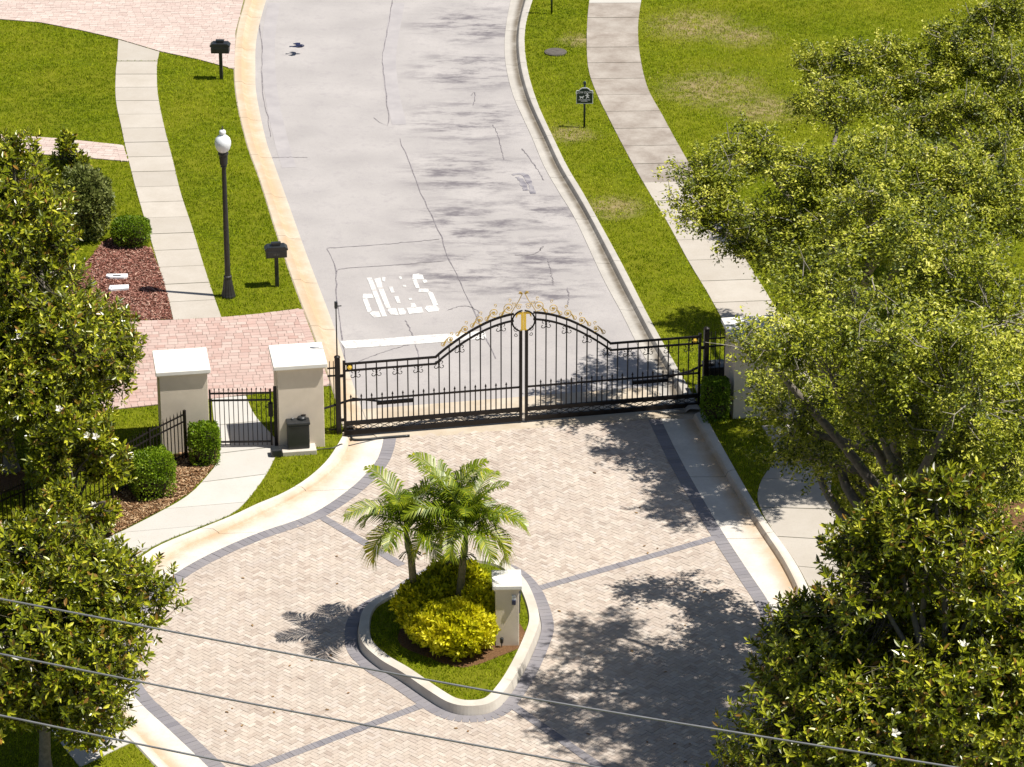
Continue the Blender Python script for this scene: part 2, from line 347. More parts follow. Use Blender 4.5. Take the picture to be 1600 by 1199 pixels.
# ---- road
roadpoly = np.vstack([Lrp[:, :2] - [.12, 0], (Rrp[::-1])[:, :2] + [.12, 0]])
road = sheet('road', roadpoly, -.004, M['asphalt'], kind='structure')
def ribbon(P, w, z, jit=0):
    P = np.array(P)[:, :2]; P = P + rng.normal(0, jit, P.shape) if jit else P
    ww = np.full(len(P), w) * (rng.uniform(.4, 1.3, len(P)) if jit else 1)
    T = np.gradient(P, axis=0); T /= np.linalg.norm(T, axis=1)[:, None] + 1e-9; n = np.stack([-T[:, 1], T[:, 0]], 1)
    A = P + n * ww[:, None] / 2; B = P - n * ww[:, None] / 2
    V = np.vstack([np.c_[A, np.full(len(A), z)], np.c_[B, np.full(len(B), z)]]); k = len(P)
    return V, [(k + i, k + i + 1, i + 1, i) for i in range(k - 1)]
def strip_obj(name, px, w, z, mat, parent, jit=0, n=40):
    V, F = ribbon(resample(cat(GP(px)), n), w, z, jit); return mesh_np(name, V, np.array(F), mat, parent)
for px, w in (([(428, 5), (420, 60), (421, 120), (428, 170), (442, 230), (452, 262)], .40), ([(622, 5), (612, 60), (608, 100), (614, 150), (624, 195)], .42)):
    strip_obj('seam_patch', px, w, .0002, M['patch'], road)
for px in ([(613, 0), (603, 60), (598, 95), (603, 145), (607, 192), (597, 195), (585, 184)], [(624, 217), (640, 255), (657, 300), (672, 332), (687, 365), (702, 407), (715, 432), (735, 475), (752, 512), (775, 560)],
           [(511, 389), (524, 416), (526, 456), (533, 520), (542, 575), (560, 640)], [(511, 388), (600, 382), (687, 374)], [(526, 425), (537, 420), (620, 414), (695, 408)], [(633, 500), (645, 525), (656, 562)], [(560, 565), (600, 550), (640, 538)],
           [(425, 247), (450, 246), (480, 246)], [(770, 195), (779, 215), (785, 240), (788, 250)], [(735, 150), (742, 145), (740, 165)], [(843, 392), (848, 385), (835, 397), (805, 399)], [(856, 405), (862, 430), (864, 445)], [(886, 450), (889, 465), (886, 480)],
           [(400, 6), (408, 60), (409, 110), (412, 150), (424, 214)], [(815, 232), (835, 258), (850, 282)], [(700, 485), (725, 478), (745, 485), (748, 495)]):
    strip_obj('crack', px, .030, .0034, M['crack'], road, .012, 30)
for px in ([(800, 274), (812, 271), (822, 276), (829, 290), (833, 303)], [(808, 277), (816, 284), (822, 298)]): strip_obj('skid_mark', px, .17, .0030, M['skid'], road, .006, 12)
sheet('gate_gap_cover', GP([(505, 650), (1110, 605), (1150, 650), (1110, 700), (600, 720), (520, 715)])[:, :2], -.0105, M['strip'], kind='structure')  # sheet added to cover the open gap between road, kerb ends and plaza
thr = GP([(566, 640), (1034, 603), (1040, 640), (1046, 652), (596, 689), (580, 676)])[:, :2]
sheet('gate_threshold', thr, .0045, M['strip'], kind='structure')
# ---- paint: STOP reads towards drivers leaving, so it stands on its head here; stop bar
sb = empty('stop_bar', G(640, 532)); tag(sb, 'worn white stop bar painted across the lane behind the gate', 'road marking')
top = [(531, 533), (600, 529), (660, 524), (712, 521), (757, 517)]; bot = [(540, 545), (600, 541), (660, 537), (712, 533), (760, 529)]
V = np.vstack([GP(top, .004), GP(bot, .004)]); k = len(top); mesh_np('painted_bar', V, np.array([(k + i, k + i + 1, i + 1, i) for i in range(k - 1)]), M['paint'], sb)
sw = empty('stop_lettering', G(620, 462)); tag(sw, 'worn white word STOP painted upside down on the asphalt', 'road marking')
# quad warp from letter space (0..4 wide, 0..1 tall, read upside down) to the traced block of lettering
qa, qb, qc, qd = G(688, 486, .004), G(579, 497, .004), G(556, 437, .004), G(662, 428, .004)   # S-bottom(head) .. P
def warp(u, v):                                       # u 0..1 from S to P, v 0 (baseline, far) .. 1 (head, near)
    return (qd * (1 - u) + qc * u) * (1 - v) + (qa * (1 - u) + qb * u) * v
def letter(name, quads):
    o = MB().add([warp(x, y) for x, y in quads[0]], [tuple(range(len(quads[0])))[::-1]]).build(name, M['paint'], sw)
    for q in quads[1:]: MB().add([warp(x, y) for x, y in q], [tuple(range(len(q)))[::-1]]).build('paint_stroke', M['paint'], o)
    return o
def rect(x0, y0, x1, y1): return [(x0, y0), (x1, y0), (x1, y1), (x0, y1)]
s_ = .055
letter('letter_s', [[(.03, .84), (.16, .84), (.20, .90), (.17, 1), (.03, 1), (-.005, .93)], [(-.01, .52), (.03, .47), (.065, .50), (.065, .83), (-.005, .86)], [(.03, .40), (.16, .38), (.19, .46), (.04, .50)], [(.135, .13), (.20, .13), (.20, .36), (.145, .37)], [(.02, .03), (.07, -.02), (.16, -.01), (.20, .12), (.03, .15)], [(.0, .16), (.06, .16), (.055, .25), (.0, .23)]])
letter('letter_t', [[(.235, .85), (.45, .84), (.45, 1), (.235, 1)], [(.31, .74), (.37, .74), (.385, .835), (.30, .835)], [(.32, .60), (.365, .60), (.365, .65), (.32, .65)], [(.325, .25), (.37, .25), (.37, .30), (.325, .30)], [(.335, .02), (.375, .02), (.37, .10), (.34, .10)]])
letter('letter_o', [[(.49, .84), (.575, .82), (.585, 1), (.51, 1), (.475, .94)], [(.595, .82), (.70, .80), (.73, .88), (.70, .97), (.597, 1)], [(.495, .52), (.555, .52), (.55, .70), (.50, .70)], [(.52, .26), (.58, .26), (.575, .42), (.525, .42)], [(.66, .30), (.735, .28), (.735, .79), (.665, .80)], [(.64, .0), (.735, .02), (.74, .26), (.665, .27)], [(.565, .0), (.615, -.01), (.63, .10), (.60, .12)]])
letter('letter_p', [[(.765, -.02), (.835, -.02), (.835, .33), (.765, .33)], [(.765, .335), (.835, .335), (.835, .72), (.765, .72)], [(.765, .725), (.835, .725), (.835, 1.0), (.765, 1.0)], [(.85, .86), (.94, .84), (.99, .88), (.955, 1.0), (.85, 1.0)], [(.94, .50), (1.01, .50), (1.01, .86), (.945, .83)], [(.85, .40), (.97, .38), (1.01, .49), (.85, .52)]])

# ---- kerbs
def kerb(rows, zs, us, mat, name, seg=3.05):
    """rows: plan curves from lawn side to road side; cut into cast segments with open joints"""
    L = plen(rows[0]); ns = max(2, round(L / seg)); per = 10; n = ns * per + 1
    Rr = [resample(r, n) for r in rows]; par = empty('kerb', tuple(Rr[0][0][:2]) + (0,), kind='structure')
    k = len(rows)
    for sgm in range(ns):
        idx = np.arange(sgm * per, sgm * per + per + 1); V = []; U = []
        for jj, i in enumerate(idx):
            f = 0.0
            for a in range(k):
                p = Rr[a][i].copy()
                if jj == 0 and i > 0: p = p + (Rr[a][i + 1] - p) / np.linalg.norm(Rr[a][i + 1] - p) * .012
                V.append((p[0], p[1], zs[a])); U.append(us[a])
            V.append((Rr[0][i][0], Rr[0][i][1], -.1))
        m = k + 1; F = []; FU = []
        for i in range(per):
            for a in range(k - 1): F.append((i * m + a, i * m + a + 1, (i + 1) * m + a + 1, (i + 1) * m + a))
            F.append((i * m + k, i * m, (i + 1) * m, (i + 1) * m + k))
        o = mesh_np('kerb_segment', V, np.array(F), mat, par)
        at = o.data.attributes.new('u', 'FLOAT', 'POINT'); at.data.foreach_set('value', np.array([x for _ in idx for x in us + [0.0]], np.float32))
        # faces up
        nz = o.data.polygons[0].normal.z
        if nz < 0: o.data.flip_normals()
    return par
def lerp(A, B, t): n = 200; return resample(A, n) * (1 - t) + resample(B, n) * t
def flat(A, *ts, B): return [lerp(A, B, t) for t in ts]
kerb(flat(Lro, 0, .05, .36, .50, .58, .78, 1, B=Lrp), [.10, .12, .115, .035, .022, .010, .006], [0., .05, .36, .5, .58, .78, 1.], M['kerb_l'], 'kerb')
kerb(flat(Rro, 0, .04, .30, .42, .52, .70, 1, B=Rrp), [.10, .12, .12, .02, .012, .008, .006], [0., .04, .3, .42, .52, .7, 1.], M['kerb_r'], 'kerb')
kerb(flat(Lfo, 0, .08, .7, .92, 1, B=Lfg) + flat(Lfg, .45, 1, B=Lfp), [.10, .13, .125, .06, .012, .010, .012], [0., .03, .28, .38, .45, .7, 1.], M['kerb_f'], 'kerb')
kerb(flat(Rfo, 0, .08, .75, .95, 1, B=Rfg) + flat(Rfg, .45, 1, B=Rfp), [.10, .14, .135, .05, .012, .010, .012], [0., .03, .28, .38, .45, .7, 1.], M['kerb_f'], 'kerb')

# ---- entrance plaza: herringbone pavers, charcoal courses
PZ = .004
plaza_poly = np.vstack([Lfp, Rfp[::-1]])[:, :2]
isl_px = [(622, 930), (592, 943), (570, 958), (559, 981), (562, 1016), (590, 1044), (625, 1065), (670, 1096), (702, 1114), (737, 1119), (772, 1112), (797, 1087), (820, 1049), (840, 1004), (846, 978), (838, 946), (822, 916), (795, 893), (755, 882), (705, 884), (660, 905)]
isl = cat(np.vstack([GP(isl_px), GP(isl_px[:1])]), 6)[:-1]; isl_out = isl[:, :2]
c_isl = isl_out.mean(0)
area = .5 * np.sum(isl_out[:, 0] * np.roll(isl_out[:, 1], -1) - np.roll(isl_out[:, 0], -1) * isl_out[:, 1])
if area < 0: isl_out = isl_out[::-1]
ring_out = offset(isl_out, -.27, True)          # outer side of the charcoal ring
plaza = sheet('plaza', plaza_poly, -.055, M['bed'], kind='structure')
def box_faces(n):
    b = np.array([(4, 5, 6, 7), (0, 1, 5, 4), (1, 2, 6, 5), (2, 3, 7, 6), (3, 0, 4, 7)]); return (b[None] + 8 * np.arange(n)[:, None, None]).reshape(-1, 4)
def pavers(cen, ang, hl, hw, ztop, depth, tones, jit=.0016):
    n = len(cen); hl = np.broadcast_to(hl, (n,)); hw = np.broadcast_to(hw, (n,)); c, s = np.cos(ang), np.sin(ang)
    V = np.zeros((n, 8, 3)); zt = ztop + rng.normal(0, jit, n)
    for k, (a, b) in enumerate(((-1, -1), (1, -1), (1, 1), (-1, 1))):
        x = a * hl; y = b * hw
        for q, zz in ((0, zt - depth), (4, zt + rng.normal(0, jit * .6, n))):
            V[:, k + q, 0] = cen[:, 0] + c * x - s * y; V[:, k + q, 1] = cen[:, 1] + s * x + c * y; V[:, k + q, 2] = zz
    return V.reshape(-1, 3), box_faces(n), np.repeat(tones, 5)
_shared = {}
def paver_objs(name, cen, ang, hl, hw, ztop, depth, mat, parent):
    o0 = origin(parent); n = len(cen); hl = np.broadcast_to(hl, (n,)); hw = np.broadcast_to(hw, (n,)); ang = np.broadcast_to(ang, (n,))
    for i in range(n):
        key = (round(float(hl[i]), 4), round(float(hw[i]), 4), mat.name)
        if key not in _shared:
            V, F, _ = pavers(np.zeros((1, 2)), np.zeros(1), hl[i], hw[i], 0, depth, np.zeros(1), 0)
            me = bpy.data.meshes.new(name); me.from_pydata([tuple(v) for v in V], [], [tuple(f) for f in F]); me.materials.append(mat); _shared[key] = me
        o = bpy.data.objects.new(name, _shared[key]); COL.objects.link(o); o.parent = parent
        o.location = (cen[i][0] - o0[0], cen[i][1] - o0[1], ztop + float(rng.normal(0, .0016)) - o0[2]); o.rotation_euler = (0, 0, float(ang[i]))
def near_split(cen, ok, n=300):
    """indices of the n pieces that show largest (nearest and in frame), and the rest"""
    p = PX(np.c_[cen, np.zeros(len(cen))]); s = np.where((p[:, 0] > 5) & (p[:, 0] < 1595) & (p[:, 1] > 2) & (p[:, 1] < 1194) & ok, p[:, 1], -1e9)
    o = np.argsort(-s); return o[:n], o[n:]
# cross courses from the island to the rim
bands = []
for a, b in (((487, 799), (628, 884)), ((838, 921), (1128, 838)), ((664, 1101), (330, 1226)), ((792, 1097), (1010, 1250))):
    A, B = G(*a)[:2], G(*b)[:2]; bands.append((A, B))
W, H = .1, .1; a0 = R(45 + 3); x0, y0, x1, y1 = plaza_poly[:, 0].min(), plaza_poly[:, 1].min(), plaza_poly[:, 0].max(), plaza_poly[:, 1].max()
cx, cy = (x0 + x1) / 2, (y0 + y1) / 2; nn = int(max(x1 - x0, y1 - y0) / W * .75) + 4
I, J = np.meshgrid(np.arange(-nn, nn), np.arange(-nn, nn), indexing='ij'); I = I.ravel(); J = J.ravel(); kk = (I - J) % 4
hz = kk == 0; vt = kk == 3
ctr = np.vstack([np.c_[I[hz] + 1.0, J[hz] + .5], np.c_[I[vt] + .5, J[vt] + 1.0]]) * W
an = np.r_[np.zeros(hz.sum()), np.full(vt.sum(), math.pi / 2)] + a0
ca, sa = math.cos(a0), math.sin(a0); ctr = ctr @ np.array([[ca, sa], [-sa, ca]]) + [cx, cy]
rim_in_L = offset(Lfp, .15); rim_in_R = offset(Rfp, -.15)
def near_band(p, wid):
    r = np.zeros(len(p), bool)
    for A, B in bands:
        d = (B - A) / np.linalg.norm(B - A); q = p - A; t = q @ d; s = np.abs(q @ np.array([-d[1], d[0]])); r |= (s < wid) & (t > -.1) & (t < np.linalg.norm(B - A))
    return r
keep = inside(ctr, np.vstack([rim_in_L, rim_in_R[::-1]])) & ~inside(ctr, offset(isl_out, -.15, True))
ctr, an = ctr[keep], an[keep]
pp = PX(np.c_[ctr, np.zeros(len(ctr))]); vis = (pp[:, 0] > -250) & (pp[:, 0] < 1850) & (pp[:, 1] < 1420); ctr, an, pp = ctr[vis], an[vis], pp[vis]
big_i, rest = near_split(ctr, (pp[:, 0] > 330) & (pp[:, 0] < 1125))
V, F, T = pavers(ctr[rest], an[rest], .0968, .0468, PZ, .05, rng.random(len(rest))); tag(mesh_np('paver_field', V, F, M['paver'], plaza, attr={'tone': T}), kind='stuff')
paver_objs('paver', ctr[big_i], an[big_i], .0968, .0468, PZ, .05, M['paver'], plaza)
# charcoal soldier courses: rim, ring, cross courses
cc, ca_, hl_, hw_ = [], [], [], []
def course(P, width, pitch, z=0):
    P = np.array(P)[:, :2]; n = int(plen(P) / pitch); Q = resample(P, n + 1); mid = (Q[1:] + Q[:-1]) / 2; d = Q[1:] - Q[:-1]
    cc.append(mid); ca_.append(np.arctan2(d[:, 1], d[:, 0])); hl_.append(np.linalg.norm(d, axis=1) / 2 - .003); hw_.append(np.full(n, width / 2 - .003))
course(offset(Lfp, .15), .30, .15); course(offset(Rfp, -.15), .30, .15)
rc = offset(isl_out, -.135, True); course(np.vstack([rc, rc[:1]]), .27, .15)
for A, B in bands: course(np.array([A, B]), .21, .105)
cc, ca_, hl_, hw_ = np.vstack(cc), np.concatenate(ca_), np.concatenate(hl_), np.concatenate(hw_)
pp = PX(np.c_[cc, np.zeros(len(cc))]); big_i, rest = near_split(cc, (pp[:, 0] > 235) & (pp[:, 0] < 1225))
V, F, T = pavers(cc[rest], ca_[rest], hl_[rest], hw_[rest], PZ + .008, .05, rng.random(len(rest))); tag(mesh_np('border_paver_course', V, F, M['band'], plaza, attr={'tone': T}), kind='stuff')
paver_objs('border_paver', cc[big_i], ca_[big_i], np.round(hl_[big_i], 3), hw_[big_i], PZ + .008, .05, M['band'], plaza)

# ---- driveways of mixed pavers
ex_polys = []
def driveway(name, px, mat, rowdir, rowh, lens, n_ind, z=.125):
    poly = GP(px, z)[:, :2]; ex_polys.append(poly); base = sheet(name, poly, z - .012, M['bed'], kind='structure')
    d = np.array(rowdir, float); d /= np.linalg.norm(d); nrm = np.array([-d[1], d[0]]); o = poly.mean(0)
    a = (poly - o) @ d; b = (poly - o) @ nrm; cs, ls = [], []
    for r in np.arange(b.min(), b.max(), rowh):
        x = a.min() - rng.random() * .3
        while x < a.max():
            L = lens[rng.integers(len(lens))]; cs.append(o + d * (x + L / 2) + nrm * (r + rowh / 2)); ls.append(L); x += L
    if np.sum(poly[:, 0] * np.roll(poly[:, 1], -1) - np.roll(poly[:, 0], -1) * poly[:, 1]) < 0: poly = poly[::-1]
    edge = resample(np.vstack([poly, poly[:1]]), 400)[:-1]
    cs, ls = np.array(cs), np.array(ls); k = inside(cs, offset(edge, .09, True)); p = PX(np.c_[cs, np.zeros(len(cs))]); k &= (p[:, 0] > -60) & (p[:, 0] < 1660) & (p[:, 1] > -60); cs, ls = cs[k], ls[k]
    ang = math.atan2(d[1], d[0]); ok = np.ones(len(cs), bool); p = PX(np.c_[cs, np.zeros(len(cs))]); ok = (p[:, 0] > 215)
    bi, rest = near_split(cs, ok, n_ind)
    em = offset(edge, .105, True); em = np.vstack([em, em[:1]]); ne = int(plen(em) / .16); Qe = resample(em, ne + 1); de = np.diff(Qe, axis=0); ce = (Qe[1:] + Qe[:-1]) / 2; pe = PX(np.c_[ce, np.zeros(ne)]); ke = (pe[:, 0] > -40) & (pe[:, 0] < 1640) & (pe[:, 1] > -40)
    ea = np.arctan2(de[:, 1], de[:, 0])[ke]; ce = ce[ke]; e1, e2 = near_split(ce, np.ones(len(ce), bool), 120)
    paver_objs('edging_paver', ce[e1], ea[e1], .075, .102, z + .005, .025, mat, base)
    if len(e2): V, F, T = pavers(ce[e2], ea[e2], .075, .102, z + .005, .025, rng.random(len(e2))); tag(mesh_np('edging_paver_course', V, F, mat, base, attr={'tone': T}), kind='stuff')
    V, F, T = pavers(cs[rest], np.full(len(rest), ang), ls[rest] / 2 - .005, rowh / 2 - .005, z, .02, rng.random(len(rest))); tag(mesh_np('paver_field', V, F, mat, base, attr={'tone': T}), kind='stuff')
    paver_objs('paver', cs[bi], ang, ls[bi] / 2 - .005, rowh / 2 - .005, z, .02, mat, base); return base
driveway('driveway', [(0, 30), (62, 35), (125, 47), (185, 61), (249, 80), (310, 93), (366, 108), (368, 50), (381, 0), (398, -70), (398, -140), (-260, -140), (-260, 25)], M['pale'], (1, -.06), .17, (.17, .25, .25), 300)
driveway('driveway', [(472, 482), (400, 491), (346, 496), (270, 500), (160, 503), (0, 512), (-200, 525), (-200, 672), (0, 655), (150, 643), (247, 632), (340, 622), (440, 610), (517, 602), (509, 580), (496, 545), (484, 512)], M['pink'], (1, .12), .17, (.17, .25, .25), 300)
driveway('garden_walk', [(-120, 203), (0, 210), (100, 217), (193, 227), (200, 252), (150, 248), (0, 236), (-120, 228)], M['pale'], (1, -.12), .17, (.17, .25), 60)

# ---- sidewalks: cast slabs with open joints
def by_y(P, n):
    t = np.linspace(P[0][1], P[-1][1], n); o = np.argsort(P[:, 1]); return np.stack([np.interp(t, P[o, 1], P[o, 0]), t, np.full(n, P[0][2])], 1)
def sidewalk(Lp, Rp, mat, pitch, z=.118, special=None, yy=False):
    A, B = cat(GP(Lp, z)), cat(GP(Rp, z)); mid = (plen(A) + plen(B)) / 2; n = max(2, round(mid / pitch)); sub = 4
    A, B = (by_y(A, n * sub + 1), by_y(B, n * sub + 1)) if yy else (resample(A, n * sub + 1), resample(B, n * sub + 1)); par = empty('sidewalk', tuple(A[0][:2]) + (0,), kind='structure')
    ex_polys.append(np.vstack([A, B[::-1]])[:, :2])
    for i in range(n):
        ia = np.arange(i * sub, i * sub + sub + 1); a, b = A[ia].copy(), B[ia].copy()
        for e in (a, b):
            u = e[1] - e[0]; e[0] += u / np.linalg.norm(u) * .013; u = e[-2] - e[-1]; e[-1] += u / np.linalg.norm(u) * .013
        dz = float(rng.normal(0, .0025)); ringp = np.vstack([a, b[::-1]]); k = len(ringp); mb = MB()
        V = [(p[0], p[1], z + dz) for p in ringp] + [(p[0], p[1], z - .10) for p in ringp]
        ar = np.sum(ringp[:, 0] * np.roll(ringp[:, 1], -1) - np.roll(ringp[:, 0], -1) * ringp[:, 1])
        m = len(a); top = [(j, j + 1, k - 2 - j, k - 1 - j) for j in range(m - 1)]; sides = [(q, k + q, k + (q + 1) % k, (q + 1) % k) for q in range(k)]
        if ar < 0: top = [f[::-1] for f in top]; sides = [f[::-1] for f in sides]
        mb.add(V, top + sides); mm = mat
        if special: mm = special(i, n) or mat
        mb.build('slab', mm, par)
    return par
w1 = sidewalk([(183, 96), (181, 112), (181, 155), (190, 200), (195, 225), (201, 250), (213, 297), (232, 362), (250, 422), (262, 462), (271, 500)],
         [(246, 96), (245, 112), (247, 150), (257, 200), (270, 250), (282, 300), (300, 355), (320, 420), (335, 465), (346, 496)], M['slab'], 1.15, yy=True)
fs = GP([(183, 95.2), (246, 95.2), (249, 81), (185, 62)], .118); MB().prism(fs[:, :2], .02, .118).build('slab', M['slab'], w1); ex_polys.append(fs[:, :2])
sidewalk([(932, -60), (921, 0), (917, 50), (919, 105), (932, 145), (950, 182), (980, 240), (1014, 300), (1040, 342), (1077, 410), (1110, 465), (1150, 540), (1175, 600), (1190, 655)],
         [(1012, -60), (1002, 0), (997, 42), (1000, 87), (1012, 137), (1035, 180), (1055, 217), (1088, 275), (1122, 332), (1160, 397), (1198, 458), (1240, 530), (1268, 595), (1285, 650)], M['slab_r'], 1.42,
         special=lambda i, n: M['slab_w'] if i < 3 else (M['slab'] if i > n * .55 else None), yy=True)
sidewalk([(1190, 665), (1212, 710), (1190, 750), (1184, 781), (1202, 820), (1243, 878), (1272, 938), (1287, 1010), (1282, 1075), (1252, 1140), (1207, 1199)],
         [(1285, 660), (1300, 720), (1298, 770), (1304, 800), (1318, 850), (1345, 905), (1368, 960), (1375, 1020), (1365, 1090), (1335, 1160), (1290, 1225)], M['slab'], 1.5)
sidewalk([(331, 622), (334, 655), (340, 690), (340, 720), (325, 742), (296, 772), (255, 797), (197, 827), (150, 850), (100, 890), (60, 950), (45, 1010), (50, 1080), (80, 1140), (125, 1199)],
         [(384, 618), (399, 650), (436, 694), (428, 717), (412, 747), (370, 797), (312, 823), (257, 845), (224, 863), (184, 898), (154, 943), (139, 1000), (139, 1060), (151, 1105), (206, 1160)], M['slab_w'], 1.5)
# ---- mulch beds
mul_red = GP([(160, 380), (192, 366), (205, 385), (236, 388), (250, 424), (262, 464), (270, 500), (230, 501), (140, 503), (90, 470), (120, 430)], LZ)[:, :2]
mul_brn = GP([(250, 716), (290, 708), (343, 694), (340, 722), (325, 741), (296, 771), (255, 796), (197, 826), (150, 849), (100, 855), (130, 815), (170, 785), (215, 745)], LZ)[:, :2]
mul_rt = GP([(1530, 800), (1570, 785), (1680, 775), (1700, 860), (1610, 868), (1550, 845)], LZ)[:, :2]
mul_l2 = GP([(-60, 735), (0, 712), (40, 735), (35, 765), (-60, 780)], LZ)[:, :2]
for nm, P, mt in (('mulch_bed', mul_red, 'mulch_r'), ('mulch_bed', mul_brn, 'mulch_b'), ('mulch_bed', mul_rt, 'mulch_b'), ('mulch_bed', mul_l2, 'mulch_b')):
    sheet(nm, P, LZ + .014, M[mt], kind='structure')
def chips(poly, n, mat, name, z, cmat):
    lo, hi = poly.min(0), poly.max(0); p = rng.uniform(lo, hi, (n, 2)); p = p[inside(p, poly)]; n = len(p); a = rng.uniform(0, 6.28, n); L = rng.uniform(.02, .055, n); w = rng.uniform(.006, .014, n)
    d = np.stack([np.cos(a), np.sin(a), rng.normal(0, .25, n)], 1); s = np.stack([-np.sin(a), np.cos(a), rng.normal(0, .4, n)], 1); c = np.c_[p, np.full(n, z) + rng.uniform(.004, .03, n)]
    V = np.stack([c - d * L[:, None] - s * w[:, None], c + d * L[:, None] - s * w[:, None], c + d * L[:, None] + s * w[:, None], c - d * L[:, None] + s * w[:, None]], 1).reshape(-1, 3)
    o = mesh_np(name, V, np.arange(4 * n).reshape(-1, 4), cmat, attr={'tone': rng.random(n)}); return o
chip_r = leafmat('red_chip', ((.05, .019, .012), (.18, .068, .048), (.33, .15, .115), (.48, .31, .24)), .9, 0, .1); chip_b = leafmat('brown_chip', ((.05, .022, .010), (.18, .09, .04), (.36, .22, .12), (.5, .36, .22)), .9, 0, .1)
tag(chips(mul_red, 16000, None, 'mulch_chips', LZ + .014, chip_r), 'loose red wood chips covering the bed beside the lamp post walk', 'mulch', kind='stuff')
tag(chips(mul_brn, 16000, None, 'mulch_chips', LZ + .014, chip_b), 'loose brown wood chips around the clipped box hedges', 'mulch', kind='stuff')

# ---- island: kerb, turf, bare soil
ip = empty('island', (c_isl[0], c_isl[1], 0)); tag(ip, kind='structure')
k1, k2, k3, k4 = offset(isl_out, .0, True), offset(isl_out, .05, True), offset(isl_out, .26, True), offset(isl_out, .30, True)
def closed_loft(rows, zs, name, mat, parent, i0=0, i1=None):
    n = len(rows[0]); V = np.vstack([np.c_[r, np.full(n, z)] for r, z in zip(rows, zs)]); F = [(a * n + i, a * n + (i + 1) % n, (a + 1) * n + (i + 1) % n, (a + 1) * n + i) for a in range(len(rows) - 1) for i in range(n)]
    return mesh_np(name, V, np.array(F), mat, parent, smooth=False)
closed_loft([k1, k2, k3, k4], [-.05, .21, .225, .10], 'island_kerb', M['kerb_i'], ip)
isl_in = offset(isl_out, .28, True)
sheet('island_turf', isl_in, .17, M['ground'], parent=ip)
soil = np.array([G(722 + (98 + 9 * math.sin(3 * t)) * math.cos(t), 998 + (52 + 5 * math.cos(4 * t)) * math.sin(t))[:2] for t in np.linspace(0, 2 * math.pi, 28, endpoint=False)]); sheet('island_soil', soil, .176, M['mulch_b'], parent=ip)

# ---- grass blades
def vnoise(p, f, seed):
    r = np.random.default_rng(seed); s = np.zeros(len(p))
    for _ in range(7):
        a = r.uniform(0, 6.28); k = f * r.uniform(.6, 1.6); s += np.sin((p[:, 0] * math.cos(a) + p[:, 1] * math.sin(a)) * k + r.uniform(0, 6.28))
    return s / 7
def blades(p, z, label, name, parent=None):
    p = p[vnoise(p, 22, 12) + .6 * vnoise(p, 9, 13) + rng.normal(0, .25, len(p)) > -.30]
    n = len(p); a = rng.uniform(0, 2 * math.pi, n); h = rng.uniform(.03, .07, n); w = rng.uniform(.007, .013, n); t = rng.uniform(0, 2 * math.pi, n); ln = rng.uniform(.1, .75, n) * h
    z = np.broadcast_to(z, (n,))
    base = np.c_[p, z]; s = np.stack([np.cos(a), np.sin(a), np.zeros(n)], 1) * w[:, None]; tip = base + np.stack([np.cos(t) * ln, np.sin(t) * ln, h], 1)
    V = np.stack([base - s, base + s, tip], 1).reshape(-1, 3)
    tn = .34 + .26 * vnoise(p, 1.1, 3) + .26 * vnoise(p, 5.5, 5) + .26 * vnoise(p, 17, 6) + rng.normal(0, .15, n) + .10 * np.clip(p[:, 0] / 3, 0, 1)
    dead = np.zeros(n)
    for x, y, r in DEAD: dead = np.maximum(dead, np.clip(1.25 - np.hypot(p[:, 0] - x, p[:, 1] - y) / r, 0, 1))
    tn = np.where(rng.random(n) < dead * (.45 + .7 * vnoise(p, 5, 8)), rng.uniform(.8, 1, n), np.clip(tn, .02, .72))
    return tag(mesh_np(name, V, np.arange(3 * n).reshape(-1, 3), M['grass'], parent, attr={'tone': tn}, k=3), label, 'grass' if label else None, kind='stuff')
cnr = np.array([G(-60, -60), G(1660, -60), G(1660, 1240), G(-60, 1240)]); lo, hi = cnr.min(0), cnr.max(0)
p = rng.uniform(lo[:2], hi[:2], (int((hi[0] - lo[0]) * (hi[1] - lo[1]) * 900), 2)); q = PX(np.c_[p, np.full(len(p), LZ)])
p = p[(q[:, 0] > -40) & (q[:, 0] < 1640) & (q[:, 1] > -40) & (q[:, 1] < 1230)]
for poly in [cor] + ex_polys + [mul_red, mul_brn, mul_rt, mul_l2]: p = p[~inside(p, poly)]
blades(p, LZ, 'mown green lawn grass on both sides of the road', 'grass')
p = rng.uniform(isl_out.min(0), isl_out.max(0), (26000, 2)); p = p[inside(p, offset(isl_out, .3, True)) & ~inside(p, soil)]
blades(p, .17, None, 'turf_blades', ip)

# ================================================================ PILLARS AND GATES
GL, GR = G(538, 683), G(1093, 638); gd = (GR - GL)[:2]; GW = float(np.linalg.norm(gd)); gd = np.r_[gd / GW, 0]; gn = np.array([gd[1], -gd[0], 0.]); UZ = np.array([0, 0, 1.])
pd_ = np.array([math.cos(R(9)), math.sin(R(9)), 0]); pn = np.array([pd_[1], -pd_[0], 0.])
def pillar(fl_px, z0, w, d, h, over, ch, label, name='pillar', pdir=None):
    """front-left foot at a pixel; w along the gate line, d back"""
    U = pd_ if pdir is None else pdir; Nf = np.array([U[1], -U[0], 0.])
    F0 = G(*fl_px, z0); c = F0 + U * w / 2 - Nf * d / 2; th = empty(name, tuple(c[:2]) + (z0,), label, 'pillar')
    c = np.array([c[0], c[1], z0])
    MB().box(c + UZ * (h / 2 - .05), U * w / 2, Nf * d / 2, UZ * (h / 2 + .05)).build('shaft', M['stucco'], th, bevel=.012)
    MB().box(c + UZ * (h + .012), U * (w / 2 + over * .45), Nf * (d / 2 + over * .45), UZ * .022).build('moulding', M['stucco'], th, bevel=.006)
    MB().box(c + UZ * (h + .034 + ch / 2), U * (w / 2 + over), Nf * (d / 2 + over), UZ * ch / 2).build('cap', M['cap'], th, bevel=.012)
    return th, c
